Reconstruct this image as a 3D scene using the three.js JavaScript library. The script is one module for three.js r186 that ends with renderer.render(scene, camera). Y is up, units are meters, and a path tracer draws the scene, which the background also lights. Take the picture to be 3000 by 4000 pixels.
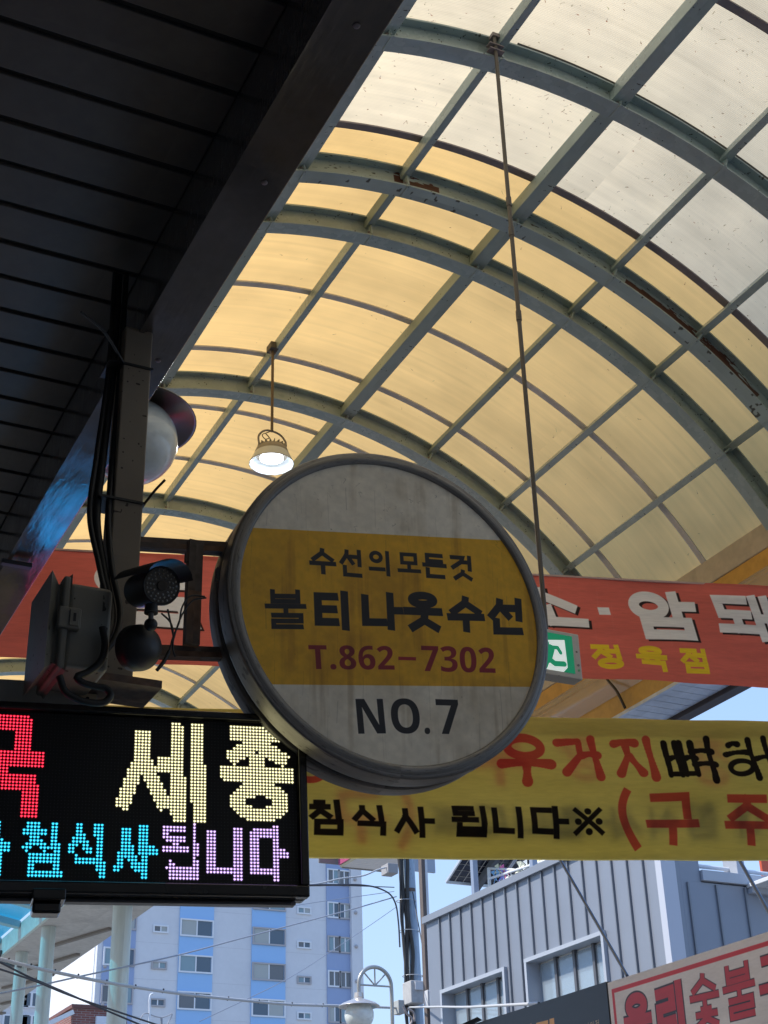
import * as THREE from 'three';
import { mergeGeometries, toCreasedNormals } from 'three/addons/utils/BufferGeometryUtils.js';
import { RoundedBoxGeometry } from 'three/addons/geometries/RoundedBoxGeometry.js';
import { RectAreaLightUniformsLib } from 'three/addons/lights/RectAreaLightUniformsLib.js';

// ---------------------------------------------------------------- camera, sky, sun, exposure
// All positions below are written relative to the eye; the whole scene is lifted by EYE at the end so that the ground lies at y = 0.
const EYE = 1.6;
const scene = new THREE.Scene();
const FPX = 5660, DEG = Math.PI / 180;
const camera = new THREE.PerspectiveCamera(2 * Math.atan(2000 / FPX) / DEG, 0.75, 0.05, 600);
camera.rotation.order = 'YXZ';
camera.rotation.set(28.186 * DEG, -27.054 * DEG, -1.766 * DEG);
camera.updateMatrixWorld();
const renderer = new THREE.WebGLRenderer({ antialias: true });
renderer.setSize(768, 1024);
renderer.toneMapping = THREE.LinearToneMapping;
renderer.toneMappingExposure = 1.25;
renderer.shadowMap.enabled = true;
RectAreaLightUniformsLib.init();

const SUN = new THREE.Vector3(-0.60, 0.78, -0.20).normalize();
{
  const W = 512, H = 256, d = new Float32Array(W * H * 4), mix = (a, b, t) => a + (b - a) * t;
  for (let j = 0; j < H; j++) for (let i = 0; i < W; i++) {
    const el = ((j + 0.5) / H - 0.5) * Math.PI, az = ((i + 0.5) / W - 0.5) * 2 * Math.PI;
    const s = Math.sin(el), t = Math.pow(Math.max(0, s), 0.55);
    const dir = new THREE.Vector3(Math.cos(el) * Math.cos(az), s, Math.cos(el) * Math.sin(az));
    const g = Math.pow(Math.max(0, dir.dot(SUN)), 10) * 0.25;
    const lo = [0.66, 0.86, 1.06], hi = [0.13, 0.32, 0.80], k = (j * W + i) * 4;
    for (let c = 0; c < 3; c++) d[k + c] = s < 0 ? [0.30, 0.32, 0.34][c] : mix(lo[c], hi[c], t) + g;
    d[k + 3] = 1;
  }
  const sky = new THREE.DataTexture(d, W, H, THREE.RGBAFormat, THREE.FloatType);
  sky.mapping = THREE.EquirectangularReflectionMapping; sky.magFilter = sky.minFilter = THREE.LinearFilter; sky.needsUpdate = true;
  scene.background = sky; scene.environment = sky;
}
const sun = new THREE.DirectionalLight(new THREE.Color().setRGB(1, 0.955, 0.88), 4.2);
sun.position.copy(SUN).multiplyScalar(60).add(new THREE.Vector3(8, 0, -15)); sun.target.position.set(8, 0, -15);
sun.castShadow = true; sun.shadow.mapSize.set(4096, 4096);
Object.assign(sun.shadow.camera, { left: -50, right: 50, top: 50, bottom: -50, near: 1, far: 200 });
sun.name = 'sun'; scene.add(sun, sun.target); sun.target.name = 'sun_target';

// ---------------------------------------------------------------- helpers
const V = (x, y, z) => new THREE.Vector3(x, y, z);
function rng(seed) { let a = seed >>> 0; return () => { a = (a + 0x6D2B79F5) | 0; let t = Math.imul(a ^ (a >>> 15), 1 | a); t = (t + Math.imul(t ^ (t >>> 7), 61 | t)) ^ t; return ((t ^ (t >>> 14)) >>> 0) / 4294967296; }; }
const rnd = rng(7);
// photo pixel (3000 x 4000) -> direction, and where it meets a plane
const dirPx = (px, py) => V(px - 1500, 2000 - py, -FPX).normalize().applyMatrix4(new THREE.Matrix4().extractRotation(camera.matrixWorld));
const ptZ = (px, py, z) => { const d = dirPx(px, py); return d.multiplyScalar(z / d.z); };
const ptX = (px, py, x) => { const d = dirPx(px, py); return d.multiplyScalar(x / d.x); };
const ptY = (px, py, y) => { const d = dirPx(px, py); return d.multiplyScalar(y / d.y); };
const ptP = (px, py, o, n) => { const d = dirPx(px, py); return d.multiplyScalar(o.dot(n) / d.dot(n)); };

const names = new Map();
function numbered(n) { const k = names.get(n) || 0; names.set(n, k + 1); return k ? `${n}_${String(k).padStart(3, '0')}` : n; }
function tag(o, label, category, group) { o.userData.label = label; o.userData.category = category; if (group) o.userData.group = group; return o; }
function thing(name, label, category, group) { const o = new THREE.Group(); o.name = numbered(name); scene.add(o); return tag(o, label, category, group); }
function mesh(name, geo, mat, parent) {
  const g = Array.isArray(geo) ? mergeGeometries(geo.map((q) => { const r = q.index ? q.toNonIndexed() : q.clone(); for (const k of Object.keys(r.attributes)) if (!['position', 'normal', 'uv'].includes(k)) r.deleteAttribute(k); return r; })) : geo;
  const m = new THREE.Mesh(g, mat); m.castShadow = m.receiveShadow = true;
  if (parent) { m.name = name; parent.add(m); } else { m.name = numbered(name); scene.add(m); }
  return m;
}
// uv in metres from the dominant normal
function uvm(g, s = 1) {
  if (g.index) g = g.toNonIndexed();
  const p = g.attributes.position, n = g.attributes.normal, uv = new Float32Array(p.count * 2);
  for (let i = 0; i < p.count; i += 3) {
    let ax = 0, ay = 0, az = 0;
    for (let k = 0; k < 3; k++) { ax += Math.abs(n.getX(i + k)); ay += Math.abs(n.getY(i + k)); az += Math.abs(n.getZ(i + k)); }
    for (let k = i; k < i + 3; k++) {
      let u, v;
      if (ax >= ay && ax >= az) { u = p.getZ(k); v = p.getY(k); } else if (ay >= az) { u = p.getX(k); v = p.getZ(k); } else { u = p.getX(k); v = p.getY(k); }
      uv[2 * k] = u * s; uv[2 * k + 1] = v * s;
    }
  }
  g.setAttribute('uv', new THREE.BufferAttribute(uv, 2)); return g;
}
const bx = (x0, x1, y0, y1, z0, z1, r = 0) => {
  const w = Math.abs(x1 - x0), h = Math.abs(y1 - y0), d = Math.abs(z1 - z0);
  const g = r ? new RoundedBoxGeometry(w, h, d, 2, Math.min(r, w / 2.1, h / 2.1, d / 2.1)) : new THREE.BoxGeometry(w, h, d);
  return uvm(g.translate((x0 + x1) / 2, (y0 + y1) / 2, (z0 + z1) / 2));
};
// a bar of section w x h from p to q (w sideways, h upwards)
function bar(p, q, w, h = w, r = 0) {
  const d = q.clone().sub(p), L = d.length(); d.normalize();
  const up = Math.abs(d.y) > 0.95 ? V(0, 0, 1) : V(0, 1, 0), s = V().crossVectors(up, d).normalize(), u = V().crossVectors(d, s);
  const g = uvm(r ? new RoundedBoxGeometry(w, h, L, 2, r) : new THREE.BoxGeometry(w, h, L));
  return g.applyMatrix4(new THREE.Matrix4().makeBasis(s, u, d).setPosition(p.clone().add(q).multiplyScalar(0.5)));
}
function rod(p, q, r, r2 = r, seg = 12) {
  const d = q.clone().sub(p), L = d.length(), g = new THREE.CylinderGeometry(r2, r, L, seg);
  return g.applyMatrix4(new THREE.Matrix4().compose(p.clone().add(q).multiplyScalar(0.5), new THREE.Quaternion().setFromUnitVectors(V(0, 1, 0), d.normalize()), V(1, 1, 1)));
}
const tube = (pts, r, n = 40, seg = 8) => new THREE.TubeGeometry(new THREE.CatmullRomCurve3(pts), n, r, seg);
// quad from four corners (a b / d c), uv 0..1
function quad(a, b, c, d) {
  const g = new THREE.BufferGeometry();
  g.setAttribute('position', new THREE.Float32BufferAttribute([...d, ...c, ...b, ...d, ...b, ...a], 3));
  g.setAttribute('uv', new THREE.Float32BufferAttribute([0, 0, 1, 0, 1, 1, 0, 0, 1, 1, 0, 1], 2));
  g.computeVertexNormals(); return g;
}
// ---- noise and textures
function noise2(seed) {
  const r = rng(seed), N = 256, t = new Float32Array(N * N); for (let i = 0; i < N * N; i++) t[i] = r();
  const s = (x) => x * x * (3 - 2 * x);
  return (x, y, per) => { // value noise, tiles every per cells
    const xi = Math.floor(x), yi = Math.floor(y), fx = s(x - xi), fy = s(y - yi), m = (v) => ((v % per) + per) % per;
    const a = m(xi) % N, b = m(xi + 1) % N, c = (m(yi) % N) * N, d = (m(yi + 1) % N) * N;
    return (t[c + a] * (1 - fx) + t[c + b] * fx) * (1 - fy) + (t[d + a] * (1 - fx) + t[d + b] * fx) * fy;
  };
}
function fbm(seed) { const n = noise2(seed); return (u, v, f, o = 5, ax = 1, ay = 1) => { let s = 0, a = 0.5, t = 0; for (let k = 0; k < o; k++) { s += a * n(u * f * ax, v * f * ay, Math.max(1, f * Math.min(ax, ay)) * 64); t += a; a *= 0.55; f *= 2; } return s / t; }; }
const clamp = (x, a = 0, b = 1) => Math.min(b, Math.max(a, x));
const enc = (c) => (c <= 0.0031308 ? 12.92 * c : 1.055 * Math.pow(c, 1 / 2.4) - 0.055);
function tex(w, h, fn, { rep = 1, linear = false } = {}) {
  const d = new Uint8Array(w * h * 4);
  for (let j = 0; j < h; j++) for (let i = 0; i < w; i++) {
    let c = fn(i / w, j / h); if (!Array.isArray(c)) c = [c, c, c];
    const k = (j * w + i) * 4; for (let q = 0; q < 3; q++) d[k + q] = 255 * (linear ? clamp(c[q]) : enc(clamp(c[q]))); d[k + 3] = 255;
  }
  const t = new THREE.DataTexture(d, w, h, THREE.RGBAFormat); t.wrapS = t.wrapT = THREE.RepeatWrapping; t.magFilter = THREE.LinearFilter; t.minFilter = THREE.LinearMipmapLinearFilter; t.generateMipmaps = true;
  if (!linear) t.colorSpace = THREE.SRGBColorSpace;
  t.repeat.set(rep, rep); t.needsUpdate = true; return t;
}
function canvasTex(cv, linear) { const t = new THREE.CanvasTexture(cv); if (!linear) t.colorSpace = THREE.SRGBColorSpace; t.anisotropy = 8; return t; }
const mkCanvas = (w, h) => { const c = document.createElement('canvas'); c.width = w; c.height = h; return c; };
const lin = (r, g, b) => new THREE.Color().setRGB(r, g, b);
const std = (c, rough = 0.7, o = {}) => new THREE.MeshStandardMaterial({ color: Array.isArray(c) ? lin(...c) : lin(c, c, c), roughness: rough, side: THREE.DoubleSide, ...o });
const phy = (c, rough = 0.7, o = {}) => new THREE.MeshPhysicalMaterial({ color: Array.isArray(c) ? lin(...c) : lin(c, c, c), roughness: rough, side: THREE.DoubleSide, ...o });

const F1 = fbm(11), F2 = fbm(23), F3 = fbm(37);
// mottled paint: multiplies a colour (1 m per tile by default)
const grimeTex = tex(512, 512, (u, v) => { const a = F1(u, v, 4, 5), b = F2(u, v, 24, 3); return clamp(0.86 + 0.32 * (a - 0.5) + 0.2 * (b - 0.5)); });
const softTex = tex(512, 512, (u, v) => clamp(0.93 + 0.16 * (F2(u, v, 3, 6) - 0.5) + 0.05 * (F1(u, v, 60, 2) - 0.5)), { rep: 0.06 });
const grimeRough = tex(256, 256, (u, v) => clamp(0.55 + 0.8 * (F2(u, v, 6, 5) - 0.5)), { linear: true });
// painted steel with dark chips
const chipTex = tex(1024, 1024, (u, v) => {
  const a = F1(u, v, 5, 5), b = F3(u, v, 60, 2), c = F2(u, v, 3, 4);
  const chip = b > 0.84 - 0.3 * (c - 0.5) ? 1 : 0, m = 0.86 + 0.35 * (a - 0.5);
  return chip ? [0.16, 0.14, 0.12] : [m, m, m];
});
// rust-and-soot steel
const rustTex = tex(512, 512, (u, v) => { const a = F1(u, v, 6, 6), b = F2(u, v, 40, 3), m = clamp((a - 0.42) * 4); const k = 0.7 + 0.6 * (b - 0.5); return [k * (0.16 + 0.10 * m), k * (0.13 + 0.02 * m), k * (0.115 - 0.02 * m)]; });
const bumpTex = tex(512, 512, (u, v) => F1(u, v, 16, 5), { linear: true });

// ---- Hangul lettering drawn stroke by stroke
const J = {
  'ㄱ': [[[0, 0], [1, 0], [1, 1]]], 'ㄴ': [[[0, 0], [0, 1], [1, 1]]], 'ㄷ': [[[1, 0], [0, 0], [0, 1], [1, 1]]],
  'ㄹ': [[[0, 0], [1, 0], [1, 0.5], [0, 0.5], [0, 1], [1, 1]]], 'ㅁ': [[[0, 0], [1, 0], [1, 1], [0, 1], 'z']],
  'ㅂ': [[[0, 0], [0, 1], [1, 1], [1, 0]], [[0, 0.48], [1, 0.48]]], 'ㅅ': [[[0.5, 0], [0.48, 0.3], [0, 1]], [[0.48, 0.3], [1, 1]]],
  'ㅈ': [[[0.02, 0], [0.98, 0]], [[0.52, 0], [0.46, 0.4], [0, 1]], [[0.5, 0.42], [1, 1]]],
  'ㅊ': [[[0.3, 0], [0.7, 0]], [[0.02, 0.3], [0.98, 0.3]], [[0.52, 0.3], [0.46, 0.58], [0, 1]], [[0.5, 0.58], [1, 1]]],
  'ㅌ': [[[1, 0], [0, 0], [0, 1], [1, 1]], [[0, 0.5], [0.92, 0.5]]], 'ㅇ': ['o'], 'ㅎ': [[[0.3, 0], [0.7, 0]], [[0, 0.3], [1, 0.3]], 'h'],
  'ㅃ': [[[0, 0], [0, 1], [0.42, 1], [0.42, 0]], [[0, 0.48], [0.42, 0.48]], [[0.58, 0], [0.58, 1], [1, 1], [1, 0]], [[0.58, 0.48], [1, 0.48]]],
  'ㄱv': [[[0, 0], [1, 0], [0.86, 0.42], [0.08, 1]]],
  'ㅏ': [[[0.25, 0], [0.25, 1]], [[0.25, 0.48], [1, 0.48]]], 'ㅓ': [[[0.8, 0], [0.8, 1]], [[0, 0.42], [0.8, 0.42]]], 'ㅣ': [[[0.6, 0], [0.6, 1]]],
  'ㅐ': [[[0.1, 0], [0.1, 1]], [[0.9, 0], [0.9, 1]], [[0.1, 0.5], [0.9, 0.5]]], 'ㅔ': [[[0.3, 0], [0.3, 1]], [[0.9, 0], [0.9, 1]], [[-0.15, 0.42], [0.3, 0.42]]],
  'ㅕ': [[[0.85, 0], [0.85, 1]], [[0, 0.3], [0.85, 0.3]], [[0, 0.62], [0.85, 0.62]]],
  'ㅗ': [[[0, 1], [1, 1]], [[0.5, 0], [0.5, 1]]], 'ㅜ': [[[0, 0], [1, 0]], [[0.5, 0], [0.5, 1]]], 'ㅡ': [[[0, 0.5], [1, 0.5]]], 'ㅠ': [[[0, 0], [1, 0]], [[0.3, 0], [0.3, 1]], [[0.7, 0], [0.7, 1]]],
};
const CH = [...'ㄱㄲㄴㄷㄸㄹㅁㅂㅃㅅㅆㅇㅈㅉㅊㅋㅌㅍㅎ'], JU = [...'ㅏㅐㅑㅒㅓㅔㅕㅖㅗㅘㅙㅚㅛㅜㅝㅞㅟㅠㅡㅢㅣ'], JO = ['', ...'ㄱㄲㄳㄴㄵㄶㄷㄹㄺㄻㄼㄽㄾㄿㅀㅁㅂㅄㅅㅆㅇㅈㅊㅋㅌㅍㅎ'];
const COMP = { 'ㅢ': ['ㅡ', 'ㅣ'], 'ㅚ': ['ㅗ', 'ㅣ'], 'ㅙ': ['ㅗ', 'ㅐ'] };
function syllable(ch) { // list of [jamo, x0, y0, x1, y1] in the unit box
  const c = ch.charCodeAt(0) - 0xAC00, i = CH[Math.floor(c / 588)], v = JU[Math.floor((c % 588) / 28)], f = JO[c % 28], o = [];
  const iv = i === 'ㄱ' ? 'ㄱv' : i;
  if (COMP[v]) {
    const [h, w] = COMP[v];
    o.push([i, 0.06, 0.03, 0.56, f ? 0.24 : 0.42]);
    o.push(h === 'ㅡ' ? ['ㅡ', 0, 0.62, 0.68, f ? 0.5 : 0.92] : ['ㅗ', 0, f ? 0.3 : 0.5, 0.66, f ? 0.48 : 0.8]);
    o.push([w, w === 'ㅐ' ? 0.72 : 0.75, 0, 1, f ? 0.56 : 1]);
  } else if ('ㅗㅜㅡㅠ'.includes(v)) {
    const lo = f ? { 'ㅗ': [0.34, 0.5], 'ㅜ': [0.42, 0.58], 'ㅡ': [0.38, 0.56], 'ㅠ': [0.42, 0.58] }[v] : { 'ㅗ': [0.52, 0.88], 'ㅜ': [0.6, 1], 'ㅡ': [0.6, 0.9], 'ㅠ': [0.58, 1] }[v];
    o.push([i, i === 'ㅅ' || i === 'ㅈ' ? 0.1 : 0.16, 0, i === 'ㅅ' || i === 'ㅈ' ? 0.9 : 0.84, f ? 0.28 : (v === 'ㅗ' ? 0.46 : 0.42)]);
    o.push([v, 0, lo[0], 1, lo[1]]);
  } else {
    const wide = v === 'ㅐ' || v === 'ㅔ';
    o.push([iv, 0.02, f ? 0.03 : 0.08, wide ? 0.5 : 0.55, f ? 0.5 : 0.86]);
    o.push([v, wide ? 0.56 : 'ㅓㅕ'.includes(v) ? 0.5 : 0.66, 0, 'ㅏ'.includes(v) ? 1.04 : 0.98, f ? 0.57 : 1]);
  }
  if (f) o.push([f, 0.16, 0.68, 0.9, 1]);
  return o;
}
// draw one syllable with its box given as three canvas points TL, TR, BL
function drawSyl(ctx, ch, TL, TR, BL, { w = 0.13, color = '#000', round = false, outline = null, bend = 0 } = {}) {
  const ex = [TR[0] - TL[0], TR[1] - TL[1]], ey = [BL[0] - TL[0], BL[1] - TL[1]];
  const size = Math.min(Math.hypot(...ex), Math.hypot(...ey)), lw = w * size, ix = lw / 2 / Math.hypot(...ex), iy = lw / 2 / Math.hypot(...ey);
  const map = (x, y) => { const X = ix + x * (1 - 2 * ix) + bend * Math.sin(y * 3.1), Y = iy + y * (1 - 2 * iy); return [TL[0] + ex[0] * X + ey[0] * Y, TL[1] + ex[1] * X + ey[1] * Y]; };
  const passes = outline ? [[outline, lw * 1.3], [color, lw]] : [[color, lw]];
  for (const [col, width] of passes) {
    ctx.strokeStyle = col; ctx.lineWidth = width; ctx.lineCap = round ? 'round' : 'butt'; ctx.lineJoin = round ? 'round' : 'miter'; ctx.miterLimit = 6;
    for (const [j, x0, y0, x1, y1] of syllable(ch)) {
      const ring = (cy0, cy1) => { ctx.beginPath(); for (let k = 0; k <= 40; k++) { const a = k / 40 * 2 * Math.PI; const p = map((x0 + x1) / 2 + (x1 - x0) / 2 * Math.cos(a), (cy0 + cy1) / 2 + (cy1 - cy0) / 2 * Math.sin(a)); k ? ctx.lineTo(...p) : ctx.moveTo(...p); } ctx.closePath(); ctx.stroke(); };
      for (const s of J[j]) {
        if (s === 'o') { ring(y0, y1); continue; }
        if (s === 'h') { ring(y0 + (y1 - y0) * 0.55, y1); continue; }
        ctx.beginPath();
        const pts = s.filter((q) => q !== 'z').map(([x, y]) => map(x0 + x * (x1 - x0), y0 + y * (y1 - y0)));
        // square ends reach half a stroke further, so that butt strokes fill their box
        if (!round && s[s.length - 1] !== 'z') for (const [a, b] of [[0, 1], [pts.length - 1, pts.length - 2]]) {
          const dx = pts[a][0] - pts[b][0], dy = pts[a][1] - pts[b][1], L = Math.hypot(dx, dy) || 1; pts[a] = [pts[a][0] + dx / L * lw * 0.45, pts[a][1] + dy / L * lw * 0.45];
        }
        if (round === 'brush') { // heavy start, lean middle, rounded swelling end
          let tot = 0; const seg = pts.slice(1).map((p, k) => { const L = Math.hypot(p[0] - pts[k][0], p[1] - pts[k][1]); tot += L; return L; });
          let run = 0; ctx.fillStyle = col;
          seg.forEach((L, k) => { for (let q = 0; q <= L; q += Math.max(0.4, width * 0.06)) { const t = (run + q) / tot, f = q / (L || 1), rr = width / 2 * (0.80 + 0.42 * Math.pow(Math.abs(t - 0.45) / 0.55, 1.6)), X = pts[k][0] + (pts[k + 1][0] - pts[k][0]) * f, Y = pts[k][1] + (pts[k + 1][1] - pts[k][1]) * f + 0.06 * size * Math.sin(Math.PI * t) * (Math.abs(pts[k + 1][0] - pts[k][0]) > Math.abs(pts[k + 1][1] - pts[k][1]) ? -0.5 : 0); ctx.beginPath(); ctx.arc(X, Y, rr, 0, 7); ctx.fill(); } run += L; });
          continue;
        }
        pts.forEach((p, k) => (k ? ctx.lineTo(...p) : ctx.moveTo(...p)));
        if (s[s.length - 1] === 'z') ctx.closePath();
        ctx.stroke();
      }
    }
  }
}
function drawLatin(ctx, text, TL, TR, BL, color, font = 'bold 200px sans-serif') {
  ctx.save(); ctx.font = font; const m = ctx.measureText(text), l = m.actualBoundingBoxLeft, W = l + m.actualBoundingBoxRight, A = m.actualBoundingBoxAscent, H = A + m.actualBoundingBoxDescent;
  ctx.setTransform((TR[0] - TL[0]) / W, (TR[1] - TL[1]) / W, (BL[0] - TL[0]) / H, (BL[1] - TL[1]) / H, TL[0], TL[1]);
  ctx.fillStyle = color; ctx.fillText(text, l, A); ctx.restore();
}
// a flat printed face: canvas on the plane through o with unit axes u (right) and dn (down); W x H metres; px per metre s
function printPlane(o, u, dn, W, H, s) {
  const n = V().crossVectors(dn, u).normalize(), cv = mkCanvas(Math.round(W * s), Math.round(H * s)), ctx = cv.getContext('2d');
  const map = (p) => { const q = ptP(p[0], p[1], o, n).sub(o); return [q.dot(u) * s, q.dot(dn) * s]; };
  const at = (x, y, k = 0) => o.clone().addScaledVector(u, x).addScaledVector(dn, y).addScaledVector(n, k);
  return { o, u, dn, n, W, H, s, cv, ctx, map, at, poly(pts, color) { ctx.fillStyle = color; ctx.beginPath(); pts.forEach((p, k) => (k ? ctx.lineTo(...map(p)) : ctx.moveTo(...map(p)))); ctx.fill(); },
    geo(k = 0) { return quad(at(0, 0, k), at(W, 0, k), at(W, H, k), at(0, H, k)); } };
}
const grainOver = (ctx, w, h, seed, strength, cell = 1) => { // fine dirt and mottling in the print
  const f = fbm(seed), im = ctx.getImageData(0, 0, w, h), d = im.data;
  for (let j = 0; j < h; j++) for (let i = 0; i < w; i++) { const m = 1 + strength * ((f(i / w, j / h, 5 * cell, 5) - 0.5) * 1.6 + (f(j / h, i / w, 60 * cell, 2) - 0.5) * 0.7), k = (j * w + i) * 4; d[k] *= m; d[k + 1] *= m; d[k + 2] *= m; }
  ctx.putImageData(im, 0, 0);
};

// ---------------------------------------------------------------- ground
const groundTex = tex(1024, 1024, (u, v) => { const k = 0.8 + 0.5 * (F1(u, v, 8, 6) - 0.5) + 0.3 * (F2(u, v, 90, 2) - 0.5); return [0.33 * k, 0.32 * k, 0.30 * k]; }, { rep: 0.25 });
{ const g = uvm(new THREE.PlaneGeometry(600, 600).rotateX(-Math.PI / 2).translate(0, -1.6, 0)); mesh('ground', g, std(1, 0.9, { map: groundTex, bumpMap: bumpTex, bumpScale: 0.004 })).userData.kind = 'structure'; }

// ---------------------------------------------------------------- the barrel roof of the arcade
const CX = 3.801, CY = 2.8245, R0 = 3.5, RS = 3.69, TH0 = 33.6 * DEG, TH1 = 146.4 * DEG;
const steel = std([0.40, 0.50, 0.51], 0.55, { map: chipTex, roughnessMap: grimeRough, bumpMap: bumpTex, bumpScale: 0.0015 });
const steelGreen = std([0.37, 0.46, 0.45], 0.6, { map: chipTex, bumpMap: bumpTex, bumpScale: 0.0015 });
const alloy = phy([0.80, 0.80, 0.82], 0.9, { map: grimeTex, transmission: 0.22, thickness: 0 });
const darkTrim = std([0.30, 0.26, 0.27], 0.6, { map: grimeTex });
// sweep a closed profile [(dr, z)] round the arc: flat faces, uv in metres (along the arc, along the profile)
function sweep(profile, t0, t1, n, r0 = R0) {
  const pos = [], nor = [], uv = []; let acc = 0;
  for (let e = 0; e < profile.length; e++) {
    const a = profile[e], b = profile[(e + 1) % profile.length], dr = b[0] - a[0], dz = b[1] - a[1], L = Math.hypot(dr, dz), nr = dz / L, nz = -dr / L;
    for (let k = 0; k < n; k++) {
      const q = [[k, a, acc], [k + 1, a, acc], [k + 1, b, acc + L], [k, a, acc], [k + 1, b, acc + L], [k, b, acc + L]];
      for (const [kk, p, vv] of q) { const t = t0 + (t1 - t0) * kk / n, c = Math.cos(t), s = Math.sin(t), r = r0 + p[0]; pos.push(CX + r * c, CY + r * s, p[1]); nor.push(nr * c, nr * s, nz); uv.push(r0 * t, vv); }
    }
    acc += L;
  }
  const g = new THREE.BufferGeometry(); g.setAttribute('position', new THREE.Float32BufferAttribute(pos, 3)); g.setAttribute('normal', new THREE.Float32BufferAttribute(nor, 3)); g.setAttribute('uv', new THREE.Float32BufferAttribute(uv, 2)); return g;
}
const roof = thing('arcade_roof', 'barrel vaulted arcade roof of amber and milky sheets on grey-green steel arches', 'roof');
const ribZ = [-15.62, -13.49, -11.35, -9.2435, -7.0714, -6.5254, -5.3123, -3.15, -1.0, 1.15, 3.3, 5.45];
const purlinDeg = [43.9, 56.1, 68.2, 81, 94.5, 106.7, 119, 131.4];
// rust patches on the one peeling arch
const rustBare = (() => {
  const w = 2048, h = 256, r0 = 3.58, len = r0 * Math.PI; // u spans pi * r0 metres
  const near = (deg, a, b) => clamp(Math.min((deg - a), (b - deg)) / 1.2 + 0.5);
  return tex(w, h, (u, v) => {
    const deg = u * 180, a = F1(u * 6, v, 8, 5), c = F3(u * 8, v, 40, 2), m = 0.86 + 0.35 * (F2(u * 8, v, 5, 4) - 0.5);
    const z = Math.max(near(deg, 90.6, 95.2), near(deg, 47, 66) * 1.0);
    const vy = 1 - Math.abs(v - 0.47) * 3.2; // over the web's lower half
    if (z > 0.2 && a * 0.7 + vy * 0.55 + 0.25 * (c - 0.5) + 0.05 * z > 0.56) { const k = 0.7 + 0.7 * (c - 0.5); return [0.30 * k, 0.085 * k, 0.055 * k]; }
    return c > 0.8 ? [0.16, 0.14, 0.12] : [m, m, m];
  });
})();
for (const z of ribZ) {
  const W = 0.12, H = 0.16, f = 0.012, wb = 0.008, zc = z + W / 2;
  const prof = [[0, z], [0, z + W], [f, z + W], [f, zc + wb / 2], [H - f, zc + wb / 2], [H - f, z + W], [H, z + W], [H, z], [H - f, z], [H - f, zc - wb / 2], [f, zc - wb / 2], [f, z]];
  const g = sweep(prof, TH0, TH1, 72);
  let mat = steel;
  if (z === -6.5254) { // this one's web shows red primer where the paint has come off
    const uv = g.attributes.uv; const tot = prof.reduce((s, p, e) => { const q = prof[(e + 1) % prof.length]; return s + Math.hypot(q[0] - p[0], q[1] - p[1]); }, 0);
    const lo = W + f + (W - wb) / 2, hi = lo + H - 2 * f; // web edge in profile length
    for (let i = 0; i < uv.count; i++) uv.setXY(i, uv.getX(i) / R0 / Math.PI, clamp((uv.getY(i) - lo) / (hi - lo), -0.6, 1.6) * 0.5 + 0.28);
    mat = std([0.40, 0.50, 0.51], 0.6, { map: rustBare, bumpMap: bumpTex, bumpScale: 0.001 });
  }
  const rib = mesh('arch_rib', g, mat, roof);
  if (z === -6.5254) rib.userData.label = 'arch with paint peeled off to red primer';
  for (const dg of purlinDeg) { // bolted cleats that carry the purlins
    const t = dg * DEG, m4 = new THREE.Matrix4().makeRotationZ(t).setPosition(CX, CY, 0);
    const c = mesh('cleat', [bx(R0 + f, R0 + H - f - 0.002, -0.006, 0.006, zc + 0.006, z + W + 0.004), bx(R0 - 0.006, R0 - 0.0005, -0.010, 0.010, z + 0.01, z + W + 0.01)].map((q) => q.applyMatrix4(m4)), steel, rib);
    const bolt = [[0.035], [0.115]].map(([r]) => new THREE.CylinderGeometry(0.011, 0.011, 0.034, 8).translate(R0 + r, 0, zc + 0.038).applyMatrix4(m4));
    mesh('bolt', bolt, darkTrim, c);
  }
}
for (let k = 0; k + 1 < ribZ.length; k++) for (const dg of purlinDeg) {
  const z0 = ribZ[k] + 0.066, z1 = ribZ[k + 1] + 0.054, big = dg === 81 || dg === 106.7 || dg === 131.4, w = big ? 0.10 : 0.05, r0 = big ? 3.545 : 3.59;
  const g = bx(r0, 3.672, -w / 2, w / 2, z0, z1, 0.004).applyMatrix4(new THREE.Matrix4().makeRotationZ(dg * DEG).setPosition(CX, CY, 0));
  mesh('purlin', g, rnd() < 0.5 ? steel : steelGreen, roof);
}
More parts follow.
